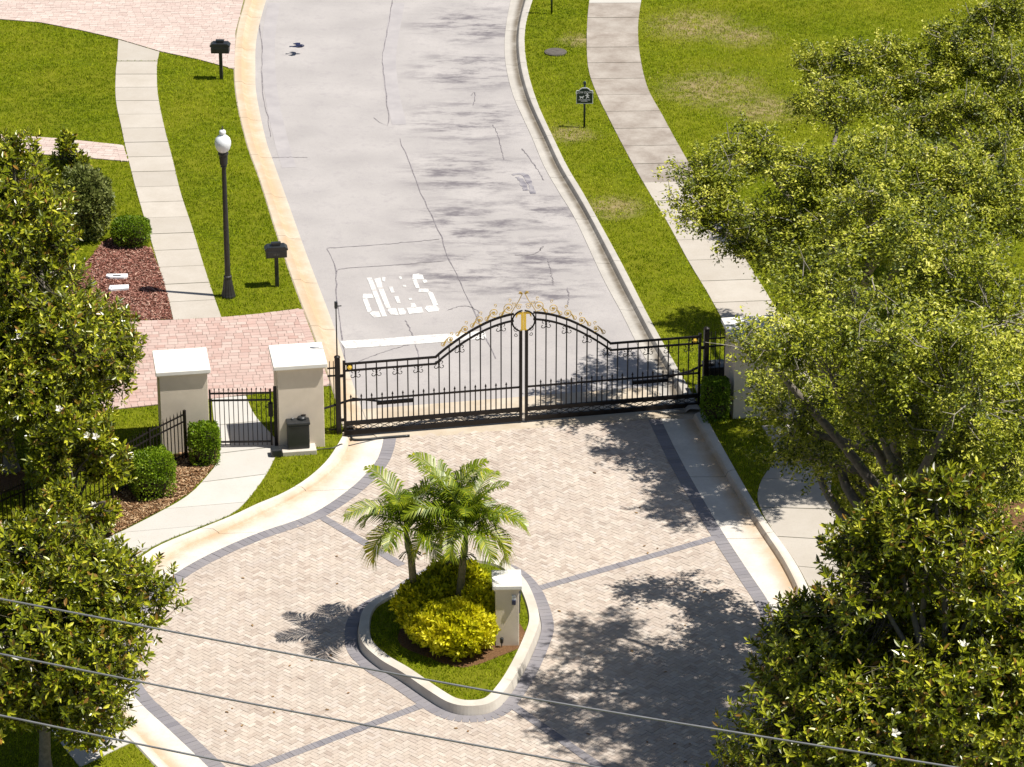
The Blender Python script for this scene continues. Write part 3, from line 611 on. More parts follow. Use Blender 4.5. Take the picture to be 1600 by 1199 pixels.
P1, c1 = pillar((254, 711), .10, 1.12, 1.12, 2.02, .075, .10, 'cream stucco pillar left of the small walk gate')
P2, c2 = pillar((437, 703), .10, 1.07, 1.07, 2.05, .095, .10, 'cream stucco pillar between walk gate and driveway gate, black box at its foot')
P3, c3 = pillar((1145, 655), .10, 1.10, 1.10, 2.0, .09, .10, 'cream stucco pillar right of the driveway gate, half hidden by oak leaves')
P4, c4 = pillar((774, 1009), .18, .50, .62, 1.32, .06, .09, 'small cream pillar with a white cap and keypad on the planted island', 'keypad_pillar', np.array([math.cos(R(2)), math.sin(R(2)), 0]))
def spiral(c, r0, turns, a0, cw, n=26, r1=.12):
    t = np.linspace(0, 1, n); a = a0 + (1 if cw else -1) * turns * 2 * math.pi * t; r = r0 * (1 - (1 - r1) * t); return np.stack([c[0] + r * np.cos(a), c[1] + r * np.sin(a)], 1)
HW = GW / 2 - .035        # leaf width up to the meeting gap
def arch(x):              # height of the top rail along the leaf (x from hinge)
    k = .516 * HW; return 1.85 if x <= k else 1.85 + .97 * math.sin(min(1, (x - k) / (HW - k)) * math.pi / 2) ** .92
def leaf(hinge, d, label):
    P0 = hinge.copy(); P0[2] = .05; th = empty('driveway_gate', tuple(P0), label, 'gate', 'leaves of the driveway gate'); nrm = gn; I = M['iron']
    W3 = lambda u, v, w=0.: P0 + d * u + UZ * v + nrm * w
    def bar(name, a, b, w, h, mat=I, par=th): return MB().beam(W3(*a), W3(*b), w, h, nrm).build(name, mat, par)
    def path(name, uv, r, mat=I, par=th, n=5): return MB().tube([W3(*q) for q in uv], r, n).build(name, mat, par, True)
    bar('hinge_stile', (.03, 0), (.03, 1.93), .075, .06); bar('meeting_stile', (HW - .035, 0), (HW - .035, 2.36), .075, .07)
    bar('bottom_rail', (.06, .06), (HW - .07, .06), .055, .12); bar('lattice_rail', (.06, .30), (HW - .07, .30), .052, .10); bar('middle_rail', (.06, .89), (HW - .07, .89), .036, .04)
    k = .516 * HW; xs = np.r_[.06, np.linspace(k, HW - .20, 22)]
    for nm, dv, t in (('top_rail', 0, .05), ('second_rail', -.175, .042)):
        mb = MB(); pts = [W3(x, arch(x) + dv) for x in xs]
        for a, b in zip(pts[:-1], pts[1:]): mb.beam(a, b + (b - a) * .01, .04, t, nrm)
        mb.build(nm, I, th)
    sp = .249; x = .30; i = 0
    while x < HW - .1:                                   # long pickets, short spear pickets between
        if x < HW - .16:
            bar('picket', (x, .34), (x, arch(x) - .01), .026, .026)
            if i % 2 == 0:                               # scrolls below the second rail
                top = arch(x) - .20; mb = MB()
                for s in (-1, 1):
                    for uv in (spiral((x + s * .062, top - .02), .045, .8, math.pi if s > 0 else 0, s < 0, 12, .5), spiral((x + s * .075, top - .12), .06, .75, math.pi if s > 0 else 0, s > 0, 12, .4)): mb.tube([W3(*q) for q in uv], .010, 4)
                mb.box(W3(x, top - .065), d * .022, nrm * .016, UZ * .03); mb.build('scroll', I, th)
        xs_ = x - sp / 2
        s_o = bar('spear_picket', (xs_, .34), (xs_, .96), .026, .026)
        MB().add([W3(xs_ - .027, .985), W3(xs_, .985, .02), W3(xs_ + .027, .985), W3(xs_, .985, -.02), W3(xs_, 1.06), W3(xs_, .945)], [(0, 1, 4), (1, 2, 4), (2, 3, 4), (3, 0, 4), (1, 0, 5), (2, 1, 5), (3, 2, 5), (0, 3, 5)]).build('spearhead', I, s_o)
        x += sp; i += 1
    n = int((HW - .14) / .25); w = (HW - .14) / n          # crossed lattice with rings between the two low rails
    for j in range(n):
        a, b = .07 + j * w, .07 + (j + 1) * w; mb = MB(); mb.beam(W3(a, .12), W3(b, .25), .010, .014, nrm); mb.beam(W3(a, .25, .011), W3(b, .12, .011), .010, .014, nrm)
        mb.tube([W3(a + .012 + .05 * math.sin(t), .185 + .048 * math.cos(t)) for t in np.linspace(0, 2 * math.pi, 13)], .006, 4, False); mb.build('lattice_cross', I, th)
    # medallion: half ring and half of the gilt letter on each leaf
    cu, cv, rr = HW + .035, 2.61, .27
    path('medallion_ring', [(cu - rr * math.sin(t), cv + rr * math.cos(t)) for t in np.linspace(.10, math.pi - .12, 24)], .021)
    mb = MB()
    mb.plate([(cu - .062, cv - .22), (cu - .003, cv - .22), (cu - .003, cv + .1749), (cu - .062, cv + .1749)], P0, d, UZ, nrm, .02)
    mb.plate([(cu - .17, cv + .175), (cu - .003, cv + .1752), (cu - .003, cv + .232), (cu - .17, cv + .232)], P0, d, UZ, nrm, .018)
    mb.plate([(cu - .192, cv + .10), (cu - .165, cv + .105), (cu - .14, cv + .174), (cu - .171, cv + .225)], P0, d, UZ, nrm, .016)
    mb.plate([(cu - .085, cv - .24), (cu - .003, cv - .24), (cu - .003, cv - .2201), (cu - .085, cv - .2201)], P0, d, UZ, nrm, .018); mb.build('gilt_letter_half', M['gold'], th)
    mb = MB()
    for a_, s in ((2.45, .07), (2.30, .05)): mb.tube([W3(*q) for q in spiral((HW - .14, a_ - .05), s, 1.1, 1.5, True, 14, .3)], .008, 4)
    mb.build('scroll', I, th)
    # gilt cresting over the arch
    u0 = k + .36; m = 5
    for j in range(m):
        u = u0 + (HW - .32 - u0) * j / (m - 1); v = arch(u); r = .088 + .012 * j; mb = MB(); al = math.atan2(arch(u + .05) - arch(u - .05), .1)
        for uv, rad in ((spiral((u, v + r + .045), r, 1.7, al - math.pi / 2, False, 30, .12), .010), (spiral((u - .17, v + .015), .07, 1.1, al + .3, True, 18, .2), .009), (spiral((u + .02, v + r * 2 + .11), .045, 1.0, al - 2.0, True, 14, .25), .008)):
            mb.tube([W3(*q) for q in uv], rad, 5)
        lf = [(u - .20, v - .02), (u - .14, v + .10), (u - .04, v + .20), (u - .09, v + .12), (u - .13, v + .03)]; mb.plate(lf, P0, d, UZ, nrm, .02)
        mb.tube([W3(u, v + r + .045, -.012), W3(u, v + r + .045, .012)], .03, 8); mb.build('gilt_scroll', M['gilt'], th)
    mb = MB()
    mb.tube([W3(*q) for q in cat([(cu - .30, cv + .22), (cu - .22, cv + .36), (cu - .12, cv + .52), (cu - .035, cv + .70)], 6)], .011, 5)
    for uv, rad in ((spiral((cu - .11, cv + .37), .075, 1.6, .5, True, 24, .15), .009), (spiral((cu - .22, cv + .46), .05, 1.2, 2.2, True, 18, .2), .008)): mb.tube([W3(*q) for q in uv], rad, 5)
    for e, L in ((.15, .13), (.75, .12), (2.6, .0)):
        if L: mb.plate([(cu - .012, cv + .70), (cu - .5 * L, cv + .70 + .25 * L + .04 * e), (cu - L, cv + .70 + L * math.sin(e) * .7), (cu - .45 * L, cv + .695)], P0, d, UZ, nrm, .02)
    mb.build('gilt_crest', M['gilt'], th)
    ro = MB(); ro.box(W3(.16, 1.762), d * .075, nrm * .012, UZ * .062); ro.build('rosette_plate', M['iron'], th)
    mb = MB(); mb.lathe((0, 0, 0), [(.0, 0), (.06, .0), (.062, .012), (.03, .02), (.02, .034), (.001, .036)], 12, .18)
    mb.v = [tuple(W3(.16, 1.762, .012) + d * a + UZ * b + nrm * c) for a, b, c in mb.v]; mb.build('gilt_rosette', M['gold'], th)
    return th, W3
gl, WL = leaf(GL, gd, 'left leaf of the black iron driveway gate with gilt cresting, beside the black box')
gr, WR = leaf(GR, -gd, 'right leaf of the black iron driveway gate with gilt cresting, dappled by tree shade')
# hinge posts with short side panels
def side_post(foot, dirn, span, label, npk):
    th = empty('gate_post', tuple(foot[:2]) + (.0,), label, 'post', 'hinge posts of the driveway gate'); f = np.array([foot[0], foot[1], 0.])
    MB().beam(f + UZ * -.05, f + UZ * 2.08, .12, .12, gn).build('post', M['iron'], th, bevel=.008); MB().lathe(f + UZ * 2.08, [(.075, 0), (.075, .03), (.02, .06)], 8).build('post_cap', M['iron'], th)
    e = f + dirn * span
    for z in (.22, 1.62, 1.82): MB().beam(f + UZ * z, e + UZ * z, .03, .035, gn).build('rail', M['iron'], th)
    for i in range(npk):
        q = f + dirn * span * (i + 1) / (npk + .6); MB().beam(q + UZ * .12, q + UZ * 2.0, .018, .018, gn).build('picket', M['iron'], th)
    for z in (.45, 1.6): MB().beam(f - dirn * .02 + UZ * z, f - dirn * .13 + UZ * z, .04, .07, gn).build('hinge', M['iron'], th)
    return th
lp = GL - gd * .13; rp = GR + gd * .13
side_post(lp, -gd, .24, 'square black hinge post carrying the mast beside the second pillar', 2); side_post(rp, gd, .52, 'square black hinge post by the shaded hedge and right pillar', 4)
am = empty('antenna_mast', tuple(lp[:2]) + (2.14,), 'thin black mast with a small camera head on the left gate post', 'mast')
b0 = np.array([lp[0], lp[1], 2.14]); MB().tube([b0 - UZ * .02, b0 + UZ * .5, b0 + UZ * 1.22], [.018, .016, .013], 8).build('pole', M['iron'], am); MB().box(b0 + UZ * 1.29, gd * .035, gn * .035, UZ * .085).build('camera_head', M['black'], am, bevel=.01); MB().tube([b0 + UZ * 1.26 + gd * .03, b0 + UZ * 1.26 + gd * .13], .014, 8).build('lens_arm', M['black'], am)
# swing-arm gate openers
def opener(foot, elbow_uv, W3, label, side):
    f = np.array([foot[0], foot[1], .10]); th = empty('gate_opener', tuple(f), label, 'gate opener')
    MB().box(f + UZ * .045, pd_ * .40, pn * .33, UZ * .065).build('concrete_pad', M['kerb_i'], th, bevel=.01)
    mb = MB(); mb.box(f + UZ * .42, pd_ * .255, pn * .22, UZ * .31); mb.build('housing', M['black'], th, bevel=.025); MB().box(f + UZ * .76, pd_ * .275, pn * .24, UZ * .035).build('lid', M['black'], th, bevel=.02)
    hub = f + UZ * .80 + pd_ * .10 * side; MB().lathe(hub, [(.11, 0), (.11, .025), (.08, .055), (.03, .065)], 14).build('hub', M['black'], th, True); MB().lathe(f + UZ * .795 - pd_ * .12 * side, [(.035, 0), (.035, .03), (.01, .045)], 8).build('lock', M['alu'], th)
    el = W3(.25, .75, -.35); end = W3(*elbow_uv, -.07)
    MB().beam(hub + UZ * .07, el, .05, .035).build('arm', M['iron'], th); MB().beam(el + UZ * .03, end, .045, .03).build('arm', M['iron'], th); MB().beam(W3(elbow_uv[0] - .45, elbow_uv[1] + .05, -.05), W3(elbow_uv[0] + .42, elbow_uv[1] + .05, -.05), .06, .085, gn).build('bracket', M['iron'], th)
    return th
opener(G(467, 706, .1) - pn * .12, (1.25, .70), WL, 'black gate opener box on a concrete pad before the second pillar', 1)
opener(rp + gd * .35 - gn * .55, (1.25, .70), WR, 'black gate opener with swing arm in the shade behind the right hinge post', -1)
cb = MB().tube(cat([G(484, 705, .13), G(500, 702, .13), G(520, 700, .135), G(533, 694, .15), G(541, 697, .04), G(560, 693, .02), G(600, 684, .02)], 6), .012, 6).build('ground_cable', M['black'], None, True); tag(cb, 'thin black cable lying from the opener box across the kerb', 'cable')
bh = MB().tube(cat([G(548, 682, .05), G(552, 687, .04), G(570, 687, .035), G(600, 684, .035), G(640, 681, .035)], 6), .03, 6).build('ground_strip', M['black'], None, True); tag(bh, 'dark strip on the ground below the left gate leaf', 'strip')  # black tube laid along the ground under the left leaf
wd = MB(); fq = G(432, 712, .1); wd.prism([fq[:2] + a * pd_[:2] * .13 + b * pn[:2] * .13 for a, b in ((-1, -1), (1, -1), (1, 1), (-1, 1))], .10, .30); wd = wd.build('ground_light', M['black'], None, bevel=.03); tag(wd, 'small black wedge fixture on the lawn edge by the opener pad', 'light fixture')
# pedestrian gate
A0 = c1 + pd_ * .56 + pn * .38; A0[2] = .12; B0 = c2 - pd_ * .535 + pn * .40; B0[2] = .12; pg = empty('walk_gate', tuple(A0), 'narrow black picket gate between the two left cream pillars', 'gate'); dv = B0 - A0; PWD = float(np.linalg.norm(dv)); dv /= PWD; pnr = np.array([dv[1], -dv[0], 0.])
Q = lambda u, v, w=0.: A0 + dv * u + UZ * v + pnr * w
for u, nm in ((.05, 'stile'), (PWD - .17, 'stile')): MB().beam(Q(u, .04), Q(u, 1.50), .045, .045, pnr).build(nm, M['iron'], pg)
MB().beam(Q(PWD - .06, -.02), Q(PWD - .06, 1.55), .08, .08, pnr).build('jamb', M['iron'], pg)
for v in (.14, 1.22, 1.40): MB().beam(Q(.07, v), Q(PWD - .19, v), .03, .04, pnr).build('rail', M['iron'], pg)
np_ = 12
for i in range(np_):
    u = .05 + (PWD - .22) * (i + 1) / (np_ + 1); po = MB().beam(Q(u, .05), Q(u, 1.48), .018, .018, pnr).build('picket', M['iron'], pg); MB().lathe(Q(u, 1.48), [(.012, 0), (.018, .02), (.010, .04), (.001, .06)], 6).build('finial', M['iron'], po)
MB().box(Q(PWD - .17, .98, .02), dv * .055, pnr * .05, UZ * .17).build('lock_box', M['iron'], pg, bevel=.01); MB().tube([Q(PWD - .21, 1.05, .06), Q(PWD - .30, 1.08, .08)], .012, 6).build('handle', M['iron'], pg)
# picket fences
def fence(px, h, label, zz=.10, sp=.115, maxseg=2.4):
    P = GP(px, zz); th = empty('picket_fence', tuple(P[0]), label, 'fence')
    for a, b in zip(P[:-1], P[1:]):
        L = np.linalg.norm(b - a); ns = max(1, round(L / maxseg)); d = (b - a) / L; n = np.array([d[1], -d[0], 0.])
        for s in range(ns):
            q = a + d * L * s / ns; MB().beam(q - UZ * .08, q + UZ * (h + .02), .055, .055, n).build('post', M['iron'], th)
            for z in (.12, h - .26, h - .08): MB().beam(q + d * .03 + UZ * z, q + d * (L / ns - .03) + UZ * z, .026, .032, n).build('rail', M['iron'], th)
            m = int(L / ns / sp)
            for i in range(1, m):
                r = q + d * (L / ns) * i / m; MB().add([r + n * .009 - d * .009 + UZ * .04, r + n * .009 + d * .009 + UZ * .04, r - n * .009 + d * .009 + UZ * .04, r - n * .009 - d * .009 + UZ * .04] + [x + UZ * (h - .06) for x in (r + n * .009 - d * .009 + UZ * .04, r + n * .009 + d * .009 + UZ * .04, r - n * .009 + d * .009 + UZ * .04, r - n * .009 - d * .009 + UZ * .04)] + [r + UZ * (h + .07)],
                    [(0, 1, 5, 4), (1, 2, 6, 5), (2, 3, 7, 6), (3, 0, 4, 7), (4, 5, 8), (5, 6, 8), (6, 7, 8), (7, 4, 8)]).build('picket', M['iron'], th)
        q = b; MB().beam(q - UZ * .08, q + UZ * (h + .02), .055, .055, n).build('post', M['iron'], th)
    return th
fence([(291, 716), (236, 744), (176, 779), (40, 828), (-40, 862)], 1.22, 'black spear-topped fence running left from the first pillar behind the box hedges')
fence([(1452, 830), (1530, 878), (1610, 945), (1660, 985)], 1.22, 'black picket fence in deep shade behind the right magnolia')
# keypad on the island pillar
kp = empty('keypad', tuple(c4 + UZ * 1.0), 'white and navy keypad box on the front of the island pillar', 'keypad'); kf = c4 + np.array([.15, -.315, 1.12]); MB().box(kf + UZ * .03, (.045, 0, 0), (0, .025, 0), (0, 0, .055)).build('housing', M['white'], kp, bevel=.006); MB().box(kf - UZ * .075, (.042, 0, 0), (0, .045, 0), (0, 0, .055)).build('reader', M['navy'], kp, bevel=.008)
for i in range(3): MB().box(kf + np.array([-.02 + .02 * i, -.027, .045]), (.006, 0, 0), (0, .004, 0), (0, 0, .006)).build('key', M['alu'], kp)
cp = empty('call_panel', tuple(c4 + UZ * .9), 'black call panel on the right side of the island pillar', 'intercom'); MB().box(c4 + np.array([.268, -.05, .93]), (.018, 0, 0), (0, .16, 0), (0, 0, .21)).build('panel', M['black'], cp, bevel=.006); MB().box(c4 + np.array([.289, -.05, 1.02]), (.004, 0, 0), (0, .10, 0), (0, 0, .06)).build('screen', M['navy'], cp)
sl = G(784, 1012, .17); spk = empty('spike_light', tuple(sl), 'tiny black spike light in the soil by the island pillar', 'light fixture'); MB().lathe(sl, [(.008, -.04), (.012, .10)], 6).build('spike', M['black'], spk); MB().lathe(sl + UZ * .10, [(.02, 0), (.035, .02), (.04, .12), (.03, .13)], 10).build('lamp_head', M['black'], spk)

# ================================================================ STREET FURNITURE
lb = G(357, 464, LZ); lamp = empty('street_lamp', tuple(lb), 'tall fluted black street lamp with a white acorn globe on the left lawn', 'street lamp')
MB().lathe(lb, [(.19, -.03), (.19, .05), (.175, .09), (.15, .20), (.12, .40), (.098, .52), (.105, .54), (.105, .585), (.08, .60)], 28, .07).build('base', M['bronze'], lamp); MB().lathe(lb + UZ * .59, [(.075, 0), (.066, 1.6), (.055, 3.02)], 24, .07).build('pole', M['bronze'], lamp)
MB().lathe(lb + UZ * 3.58, [(.06, 0), (.085, .03), (.075, .06), (.10, .09), (.11, .33), (.135, .36), (.135, .40), (.10, .42)], 20).build('collar', M['bronze'], lamp)
MB().lathe(lb + UZ * 3.99, [(.10, 0), (.165, .08), (.205, .20), (.208, .29), (.18, .38), (.115, .445), (.07, .47), (.078, .50), (.088, .54), (.075, .585), (.04, .61), (.012, .62)], 28).build('globe', M['opal'], lamp, True); MB().lathe(lb + UZ * 4.60, [(.03, 0), (.026, .03), (.012, .05), (.022, .07), (.002, .10)], 10).build('finial', M['bronze'], lamp)
def mailbox(px, ang, label, sc=1.0, digits=True):
    b = G(*px, LZ); th = empty('mailbox', tuple(b), label, 'mailbox'); U = np.array([math.cos(ang), math.sin(ang), 0]); n = np.array([U[1], -U[0], 0.]); h = .86 * sc
    MB().beam(b - UZ * .05, b + UZ * h, .10, .10, n).build('post', M['black'], th, bevel=.008)
    pr = [(-.27, 0), (.27, 0), (.27, .20), (.30, .20), (.30, .235), (.22, .30), (-.22, .30), (-.30, .235), (-.30, .20), (-.27, .20)]
    MB().plate([(x * sc, y * sc) for x, y in pr], b + UZ * h, U, UZ, n, .30 * sc).build('box', M['black'], th, bevel=.008)
    MB().plate([(-.24, .02), (.24, .02), (.24, .18), (-.24, .18)], b + UZ * h + n * .157 * sc, U, UZ, n, .012).build('door', M['black'], th, bevel=.004)
    MB().plate([(-.10, .30), (.10, .30), (.13, .385), (-.13, .385)], b + UZ * h, U, UZ, n, .12).build('top_scroll', M['black'], th, bevel=.006)
    if digits:
        mb = MB()
        for i in range(4): mb.plate([(-.075 + i * .042, .07), (-.060 + i * .042, .07), (-.060 + i * .042, .13), (-.075 + i * .042, .13)], b + UZ * h + n * .166, U, UZ, n, .006)
        mb.build('house_number', M['alu'], th)
    return th
mailbox((346, 124), R(-2), 'black mailbox on a post by the upper driveway edge', 1.0, False); mailbox((433, 448), R(9), 'black mailbox with faint numbers right of the street lamp')
def txt(s, size, o, U, Vv, name, mat, parent):
    c = bpy.data.curves.new('t', 'FONT'); c.body = s; c.size = size; c.align_x = 'CENTER'; c.extrude = .001; c.resolution_u = 2; t = bpy.data.objects.new('t', c); COL.objects.link(t)
    dg = bpy.context.evaluated_depsgraph_get(); me = bpy.data.meshes.new_from_object(t.evaluated_get(dg)); bpy.data.objects.remove(t)
    oo = np.array(o) - origin(parent); nn_ = np.cross(U, Vv)
    for v in me.vertices: a = v.co.copy(); v.co = Vector(tuple(oo + a.x * np.array(U) + a.y * np.array(Vv) + a.z * nn_))
    me.materials.append(mat); ob = bpy.data.objects.new(name, me); COL.objects.link(ob); ob.parent = parent; return ob
def sign(px, label):
    b = G(*px, LZ); th = empty('sign_post', tuple(b), label, 'sign', 'roadside notices on the right verge'); U = np.array([1., 0, 0]); n = np.array([0, -1., 0])
    MB().tube([b - UZ * .05, b + UZ * .6, b + UZ * 1.36], .032, 10).build('post', M['green_sign'], th, True); MB().lathe(b + UZ * 1.34, [(.045, 0), (.05, .04), (.03, .08), (.005, .10)], 10).build('post_cap', M['green_sign'], th, True)
    sh = [(-.24, 0), (.24, 0), (.24, .40), (.17, .40), (.14, .44), (.07, .485), (-.07, .485), (-.14, .44), (-.17, .40), (-.24, .40)]; o = b + UZ * .76 + n * .042
    MB().plate(sh, o, U, UZ, n, .016).build('border', M['white'], th); MB().plate([(x * .93, .018 + y * .925) for x, y in sh], o + n * .0095, U, UZ, n, .006).build('panel', M['green_sign'], th)
    f = o + n * .0135; txt('SLOW DOWN', .082, f + UZ * .315, U, UZ, 'lettering', M['white'], th)
    mb = MB(); dog = [(-.13, .15), (-.115, .15), (-.11, .18), (-.065, .18), (-.06, .15), (-.045, .15), (-.04, .195), (-.015, .225), (-.03, .245), (-.06, .215), (-.12, .215), (-.135, .24), (-.145, .235)]; man = [(.03, .15), (.05, .15), (.075, .195), (.12, .17), (.135, .18), (.095, .225), (.085, .255), (.125, .235), (.135, .245), (.09, .285), (.06, .28), (.01, .25), (.015, .24), (.05, .25), (.06, .215)]
    mb.plate(dog, f, U, UZ, n, .003); mb.plate(man, f, U, UZ, n, .003); mb.plate([(.075 + .024 * math.cos(t), .308 - .01 + .024 * math.sin(t)) for t in np.linspace(0, 6.28, 11)[:-1]], f, U, UZ, n, .003); mb.build('pictogram', M['white'], th)
    mb = MB()
    for y, xs in ((.108, np.arange(-.17, .16, .038)), (.07, np.arange(-.10, .09, .038))):
        for x in xs: mb.plate([(x, y), (x + .024, y), (x + .024, y + .018), (x, y + .018)], f, U, UZ, n, .002)
    mb.build('small_print', M['white'], th); return th
sign((913, 200), 'dark green slow down sign with dog walker on the right verge'); sign((862, 22), 'sign on a thin dark post cut off by the top edge of the photo')
mh = G(868, 83, LZ); mo = empty('manhole_cover', tuple(mh), 'rusty round manhole cover sunk in the right verge', 'manhole cover'); MB().lathe(mh, [(.34, -.05), (.34, .045), (.31, .05)], 24).build('frame', M['iron_lid'], mo); MB().lathe(mh + UZ * .05, [(.30, -.02), (.30, .008), (.285, .012)], 24).build('lid', M['iron_lid'], mo)
for (px, py), hole, lb_ in (((183, 434), True, 'white slotted utility lid in the red mulch, upper of two'), ((186, 452), False, 'plain white utility lid in the red mulch, lower of two')):
    o = G(px, py, LZ + .02); mb = MB(); n_ = 8; th = empty('utility_lid', tuple(o), lb_, 'utility lid'); P = [(-.28, .10), (.27, .12), (.29, -.05), (.20, -.13), (-.18, -.12), (-.29, -.02)] if hole else [(-.25, .10), (.24, .16), (.26, -.08), (-.20, -.17), (-.26, -.12)]
    MB().prism([(o[0] + x, o[1] + y) for x, y in P], o[2] - .04, o[2] + .07).build('lid', M['white'], th, bevel=.012)
    if hole: MB().box(o + np.array([0, -.03, .071]), (.10, 0, 0), (0, .035, 0), (0, 0, .006)).build('slot', M['alu'], th)
    else: MB().lathe(o + np.array([-.19, -.06, .07]), [(.018, 0), (.015, .006)], 8).build('bolt', M['navy'], th)
# bird skimming the road
bo = G(466, 73, .24); bd = MB(); bt = empty('bird', tuple(bo), 'small dark bird flying low over the far left lane', 'bird')
body = cat([(-.17, 0, .0), (-.10, 0, .005), (0, 0, .01), (.09, 0, .02), (.135, 0, .03), (.165, 0, .026), (.19, 0, .022)], 3); rad = np.interp(np.linspace(0, 1, len(body)), [0, .12, .35, .6, .75, .85, 1], [.012, .022, .05, .05, .03, .034, .004])
MB().tube(body + bo, rad, 10).build('body', M['navy'], bt, True)
for s in (-1, 1):
    w = [(.07, .03 * s, .03), (.05, .16 * s, .06), (-.05, .20 * s, .05), (-.17, .15 * s, .035), (-.08, .08 * s, .03), (-.04, .03 * s, .025)]; mb = MB(); up_ = [np.array(q) + bo + UZ * .008 for q in w]; dn = [np.array(q) + bo - UZ * .004 for q in w]; k = 6
    mb.add(dn + up_, [tuple(range(k))[::-1], tuple(range(k, 2 * k))] + [(i, (i + 1) % k, k + (i + 1) % k, k + i) for i in range(k)]); mb.build('wing', M['navy'], bt)
MB().add([bo + np.array(q) for q in ((-.14, .02, 0), (-.14, -.02, 0), (-.27, -.045, -.005), (-.27, .045, -.005), (-.14, .02, .012), (-.14, -.02, .012), (-.27, -.045, .004), (-.27, .045, .004))], [(0, 1, 2, 3), (7, 6, 5, 4), (0, 4, 5, 1), (1, 5, 6, 2), (2, 6, 7, 3), (3, 7, 4, 0)]).build('tail', M['navy'], bt)
# overhead wires of the street in front, about nine metres up
for i, (pts, z, lb_) in enumerate((([(-700, 806), (0, 936), (400, 1012), (850, 1095), (1490, 1199), (2300, 1325)], 9.6, 'uppermost grey overhead wire crossing the island and right magnolia'), ([(-700, 886), (0, 1022), (400, 1101), (900, 1193), (1600, 1318)], 8.9, 'middle grey overhead wire crossing the lower left magnolia'), ([(-700, 972), (0, 1118), (400, 1200), (1200, 1360)], 8.2, 'lowest grey overhead wire at the bottom left corner'))):
    o = MB().tube(cat([G(*q, z) for q in pts], 8), .0165, 8).build('overhead_wire', M['cable'], None, True); tag(o, lb_, 'wire', 'overhead wires above the entrance')

# ================================================================ PLANTS
def leaves(cen, dirs, up, L, W_, fold=.25, tn=None):
    """one folded diamond per leaf: base at cen, pointing along dirs"""
    n = len(cen); d = dirs / (np.linalg.norm(dirs, axis=1)[:, None] + 1e-9); s = np.cross(d, up); s /= np.linalg.norm(s, axis=1)[:, None] + 1e-9; u = np.cross(s, d)
    L = np.broadcast_to(L, (n,))[:, None]; W_ = np.broadcast_to(W_, (n,))[:, None]; m1 = cen + d * L * .33 + u * W_ * fold; m2 = cen + d * L * .70 + u * W_ * (fold * .7) - u * L * .03
    V = np.stack([cen, m1 + s * W_ * .9, m2 + s * W_ * .8, cen + d * L - u * L * .09, m2 - s * W_ * .8, m1 - s * W_ * .9], 1)
    F = (np.array([[0, 3, 2, 1], [0, 5, 4, 3]])[None] + 6 * np.arange(n)[:, None, None]).reshape(-1, 4)
    return V.reshape(-1, 3), F
def unit(n, r=rng):
    v = r.normal(size=(n, 3)); return v / np.linalg.norm(v, axis=1)[:, None]
def lobes_clumps(lobes, dens, seed, gap=.25, low=-.45):
    r = np.random.default_rng(seed); out = []; nor = []
    for (px, py, h, rx, rz) in lobes:
        c = G(px, py, h); n = int(dens * rx * rx * 4.2 + 8); v = unit(n * 2, r); v = v[v[:, 2] > low][:n]
        rad = r.uniform(.42, 1.05, len(v)) ** .7; ph = r.uniform(0, 6.28, 3); g = np.sin(v[:, 0] * 5 + ph[0]) + np.sin(v[:, 1] * 5 + ph[1]) + np.sin(v[:, 2] * 6 + ph[2])
        k = g > (-3 + 6 * gap * .5); v, rad = v[k], rad[k]; p = c + v * rad[:, None] * np.array([rx, rx, rz]); out.append(p); nor.append(v)
    return np.vstack(out), np.vstack(nor)
def skeleton(name, base, lobes, fork, r0, clumps, mat, twigmat, th, r, every=1, bare=0):
    """trunk, a limb to each lobe, twigs to the leaf clumps"""
    b = np.array([base[0], base[1], LZ]); top = b + np.array([r.normal(0, .1), r.normal(0, .1), fork]); mb = MB(); mb.tube([b - UZ * .15, b + UZ * .12, b + (top - b) * .35 + np.r_[r.normal(0, .05, 2), 0], top], [r0 * 1.7, r0 * 1.15, r0 * .9, r0 * .8], 10); mb.build('trunk', mat, th, True)
    pts = []; lb2 = MB()
    for (px, py, h, rx, rz) in lobes:
        c = G(px, py, h); mid = top * .55 + c * .45 + np.r_[r.normal(0, .4, 2), r.uniform(-.2, .7)]; P = cat([top - UZ * .2, mid, c * .8 + mid * .2 - UZ * rz * .2, c - UZ * rz * .1], 6); lb2.tube(P, np.linspace(r0 * .55, r0 * .10, len(P)), 7); pts.append(P[4:])
    lb2.build('limbs', twigmat if r0 < .1 else mat, th, True); pts = np.vstack(pts); tw = MB()
    for c in clumps[::every + 1]:
        dd_ = np.sqrt(((pts - c) ** 2).sum(1)); q = pts[np.argmin(dd_ + r.uniform(0, .9, len(pts)))]; m = (q + c) / 2 + r.normal(0, .12, 3) - UZ * .05; tw.tube([q, m, c], [.014, .010, .004], 4, False)
    for _ in range(bare):
        c = clumps[r.integers(len(clumps))]; d = unit(1, r)[0]; d[2] = abs(d[2]); e = c + d * r.uniform(.35, .8); m = (c + e) / 2 + r.normal(0, .07, 3); tw.tube([c, m, e], [.014, .010, .005], 4, False)
        e2 = m + unit(1, r)[0] * .28; tw.tube([m, e2], [.008, .004], 4, False)
    tw.build('twigs', twigmat, th, True)
def sublobes(lobes, seed):
    r = np.random.default_rng(seed + 500); out = []
    for (px, py, h, rx, rz) in lobes:
        c = G(px, py, h)
        for k in range(3):
            q = c + unit(1, r)[0] * np.array([rx, rx, rz]) * r.uniform(.3, .62); f = r.uniform(.5, .78); p = PX(q)[0]; out.append((p[0], p[1], q[2], rx * f, rz * f))
    return out
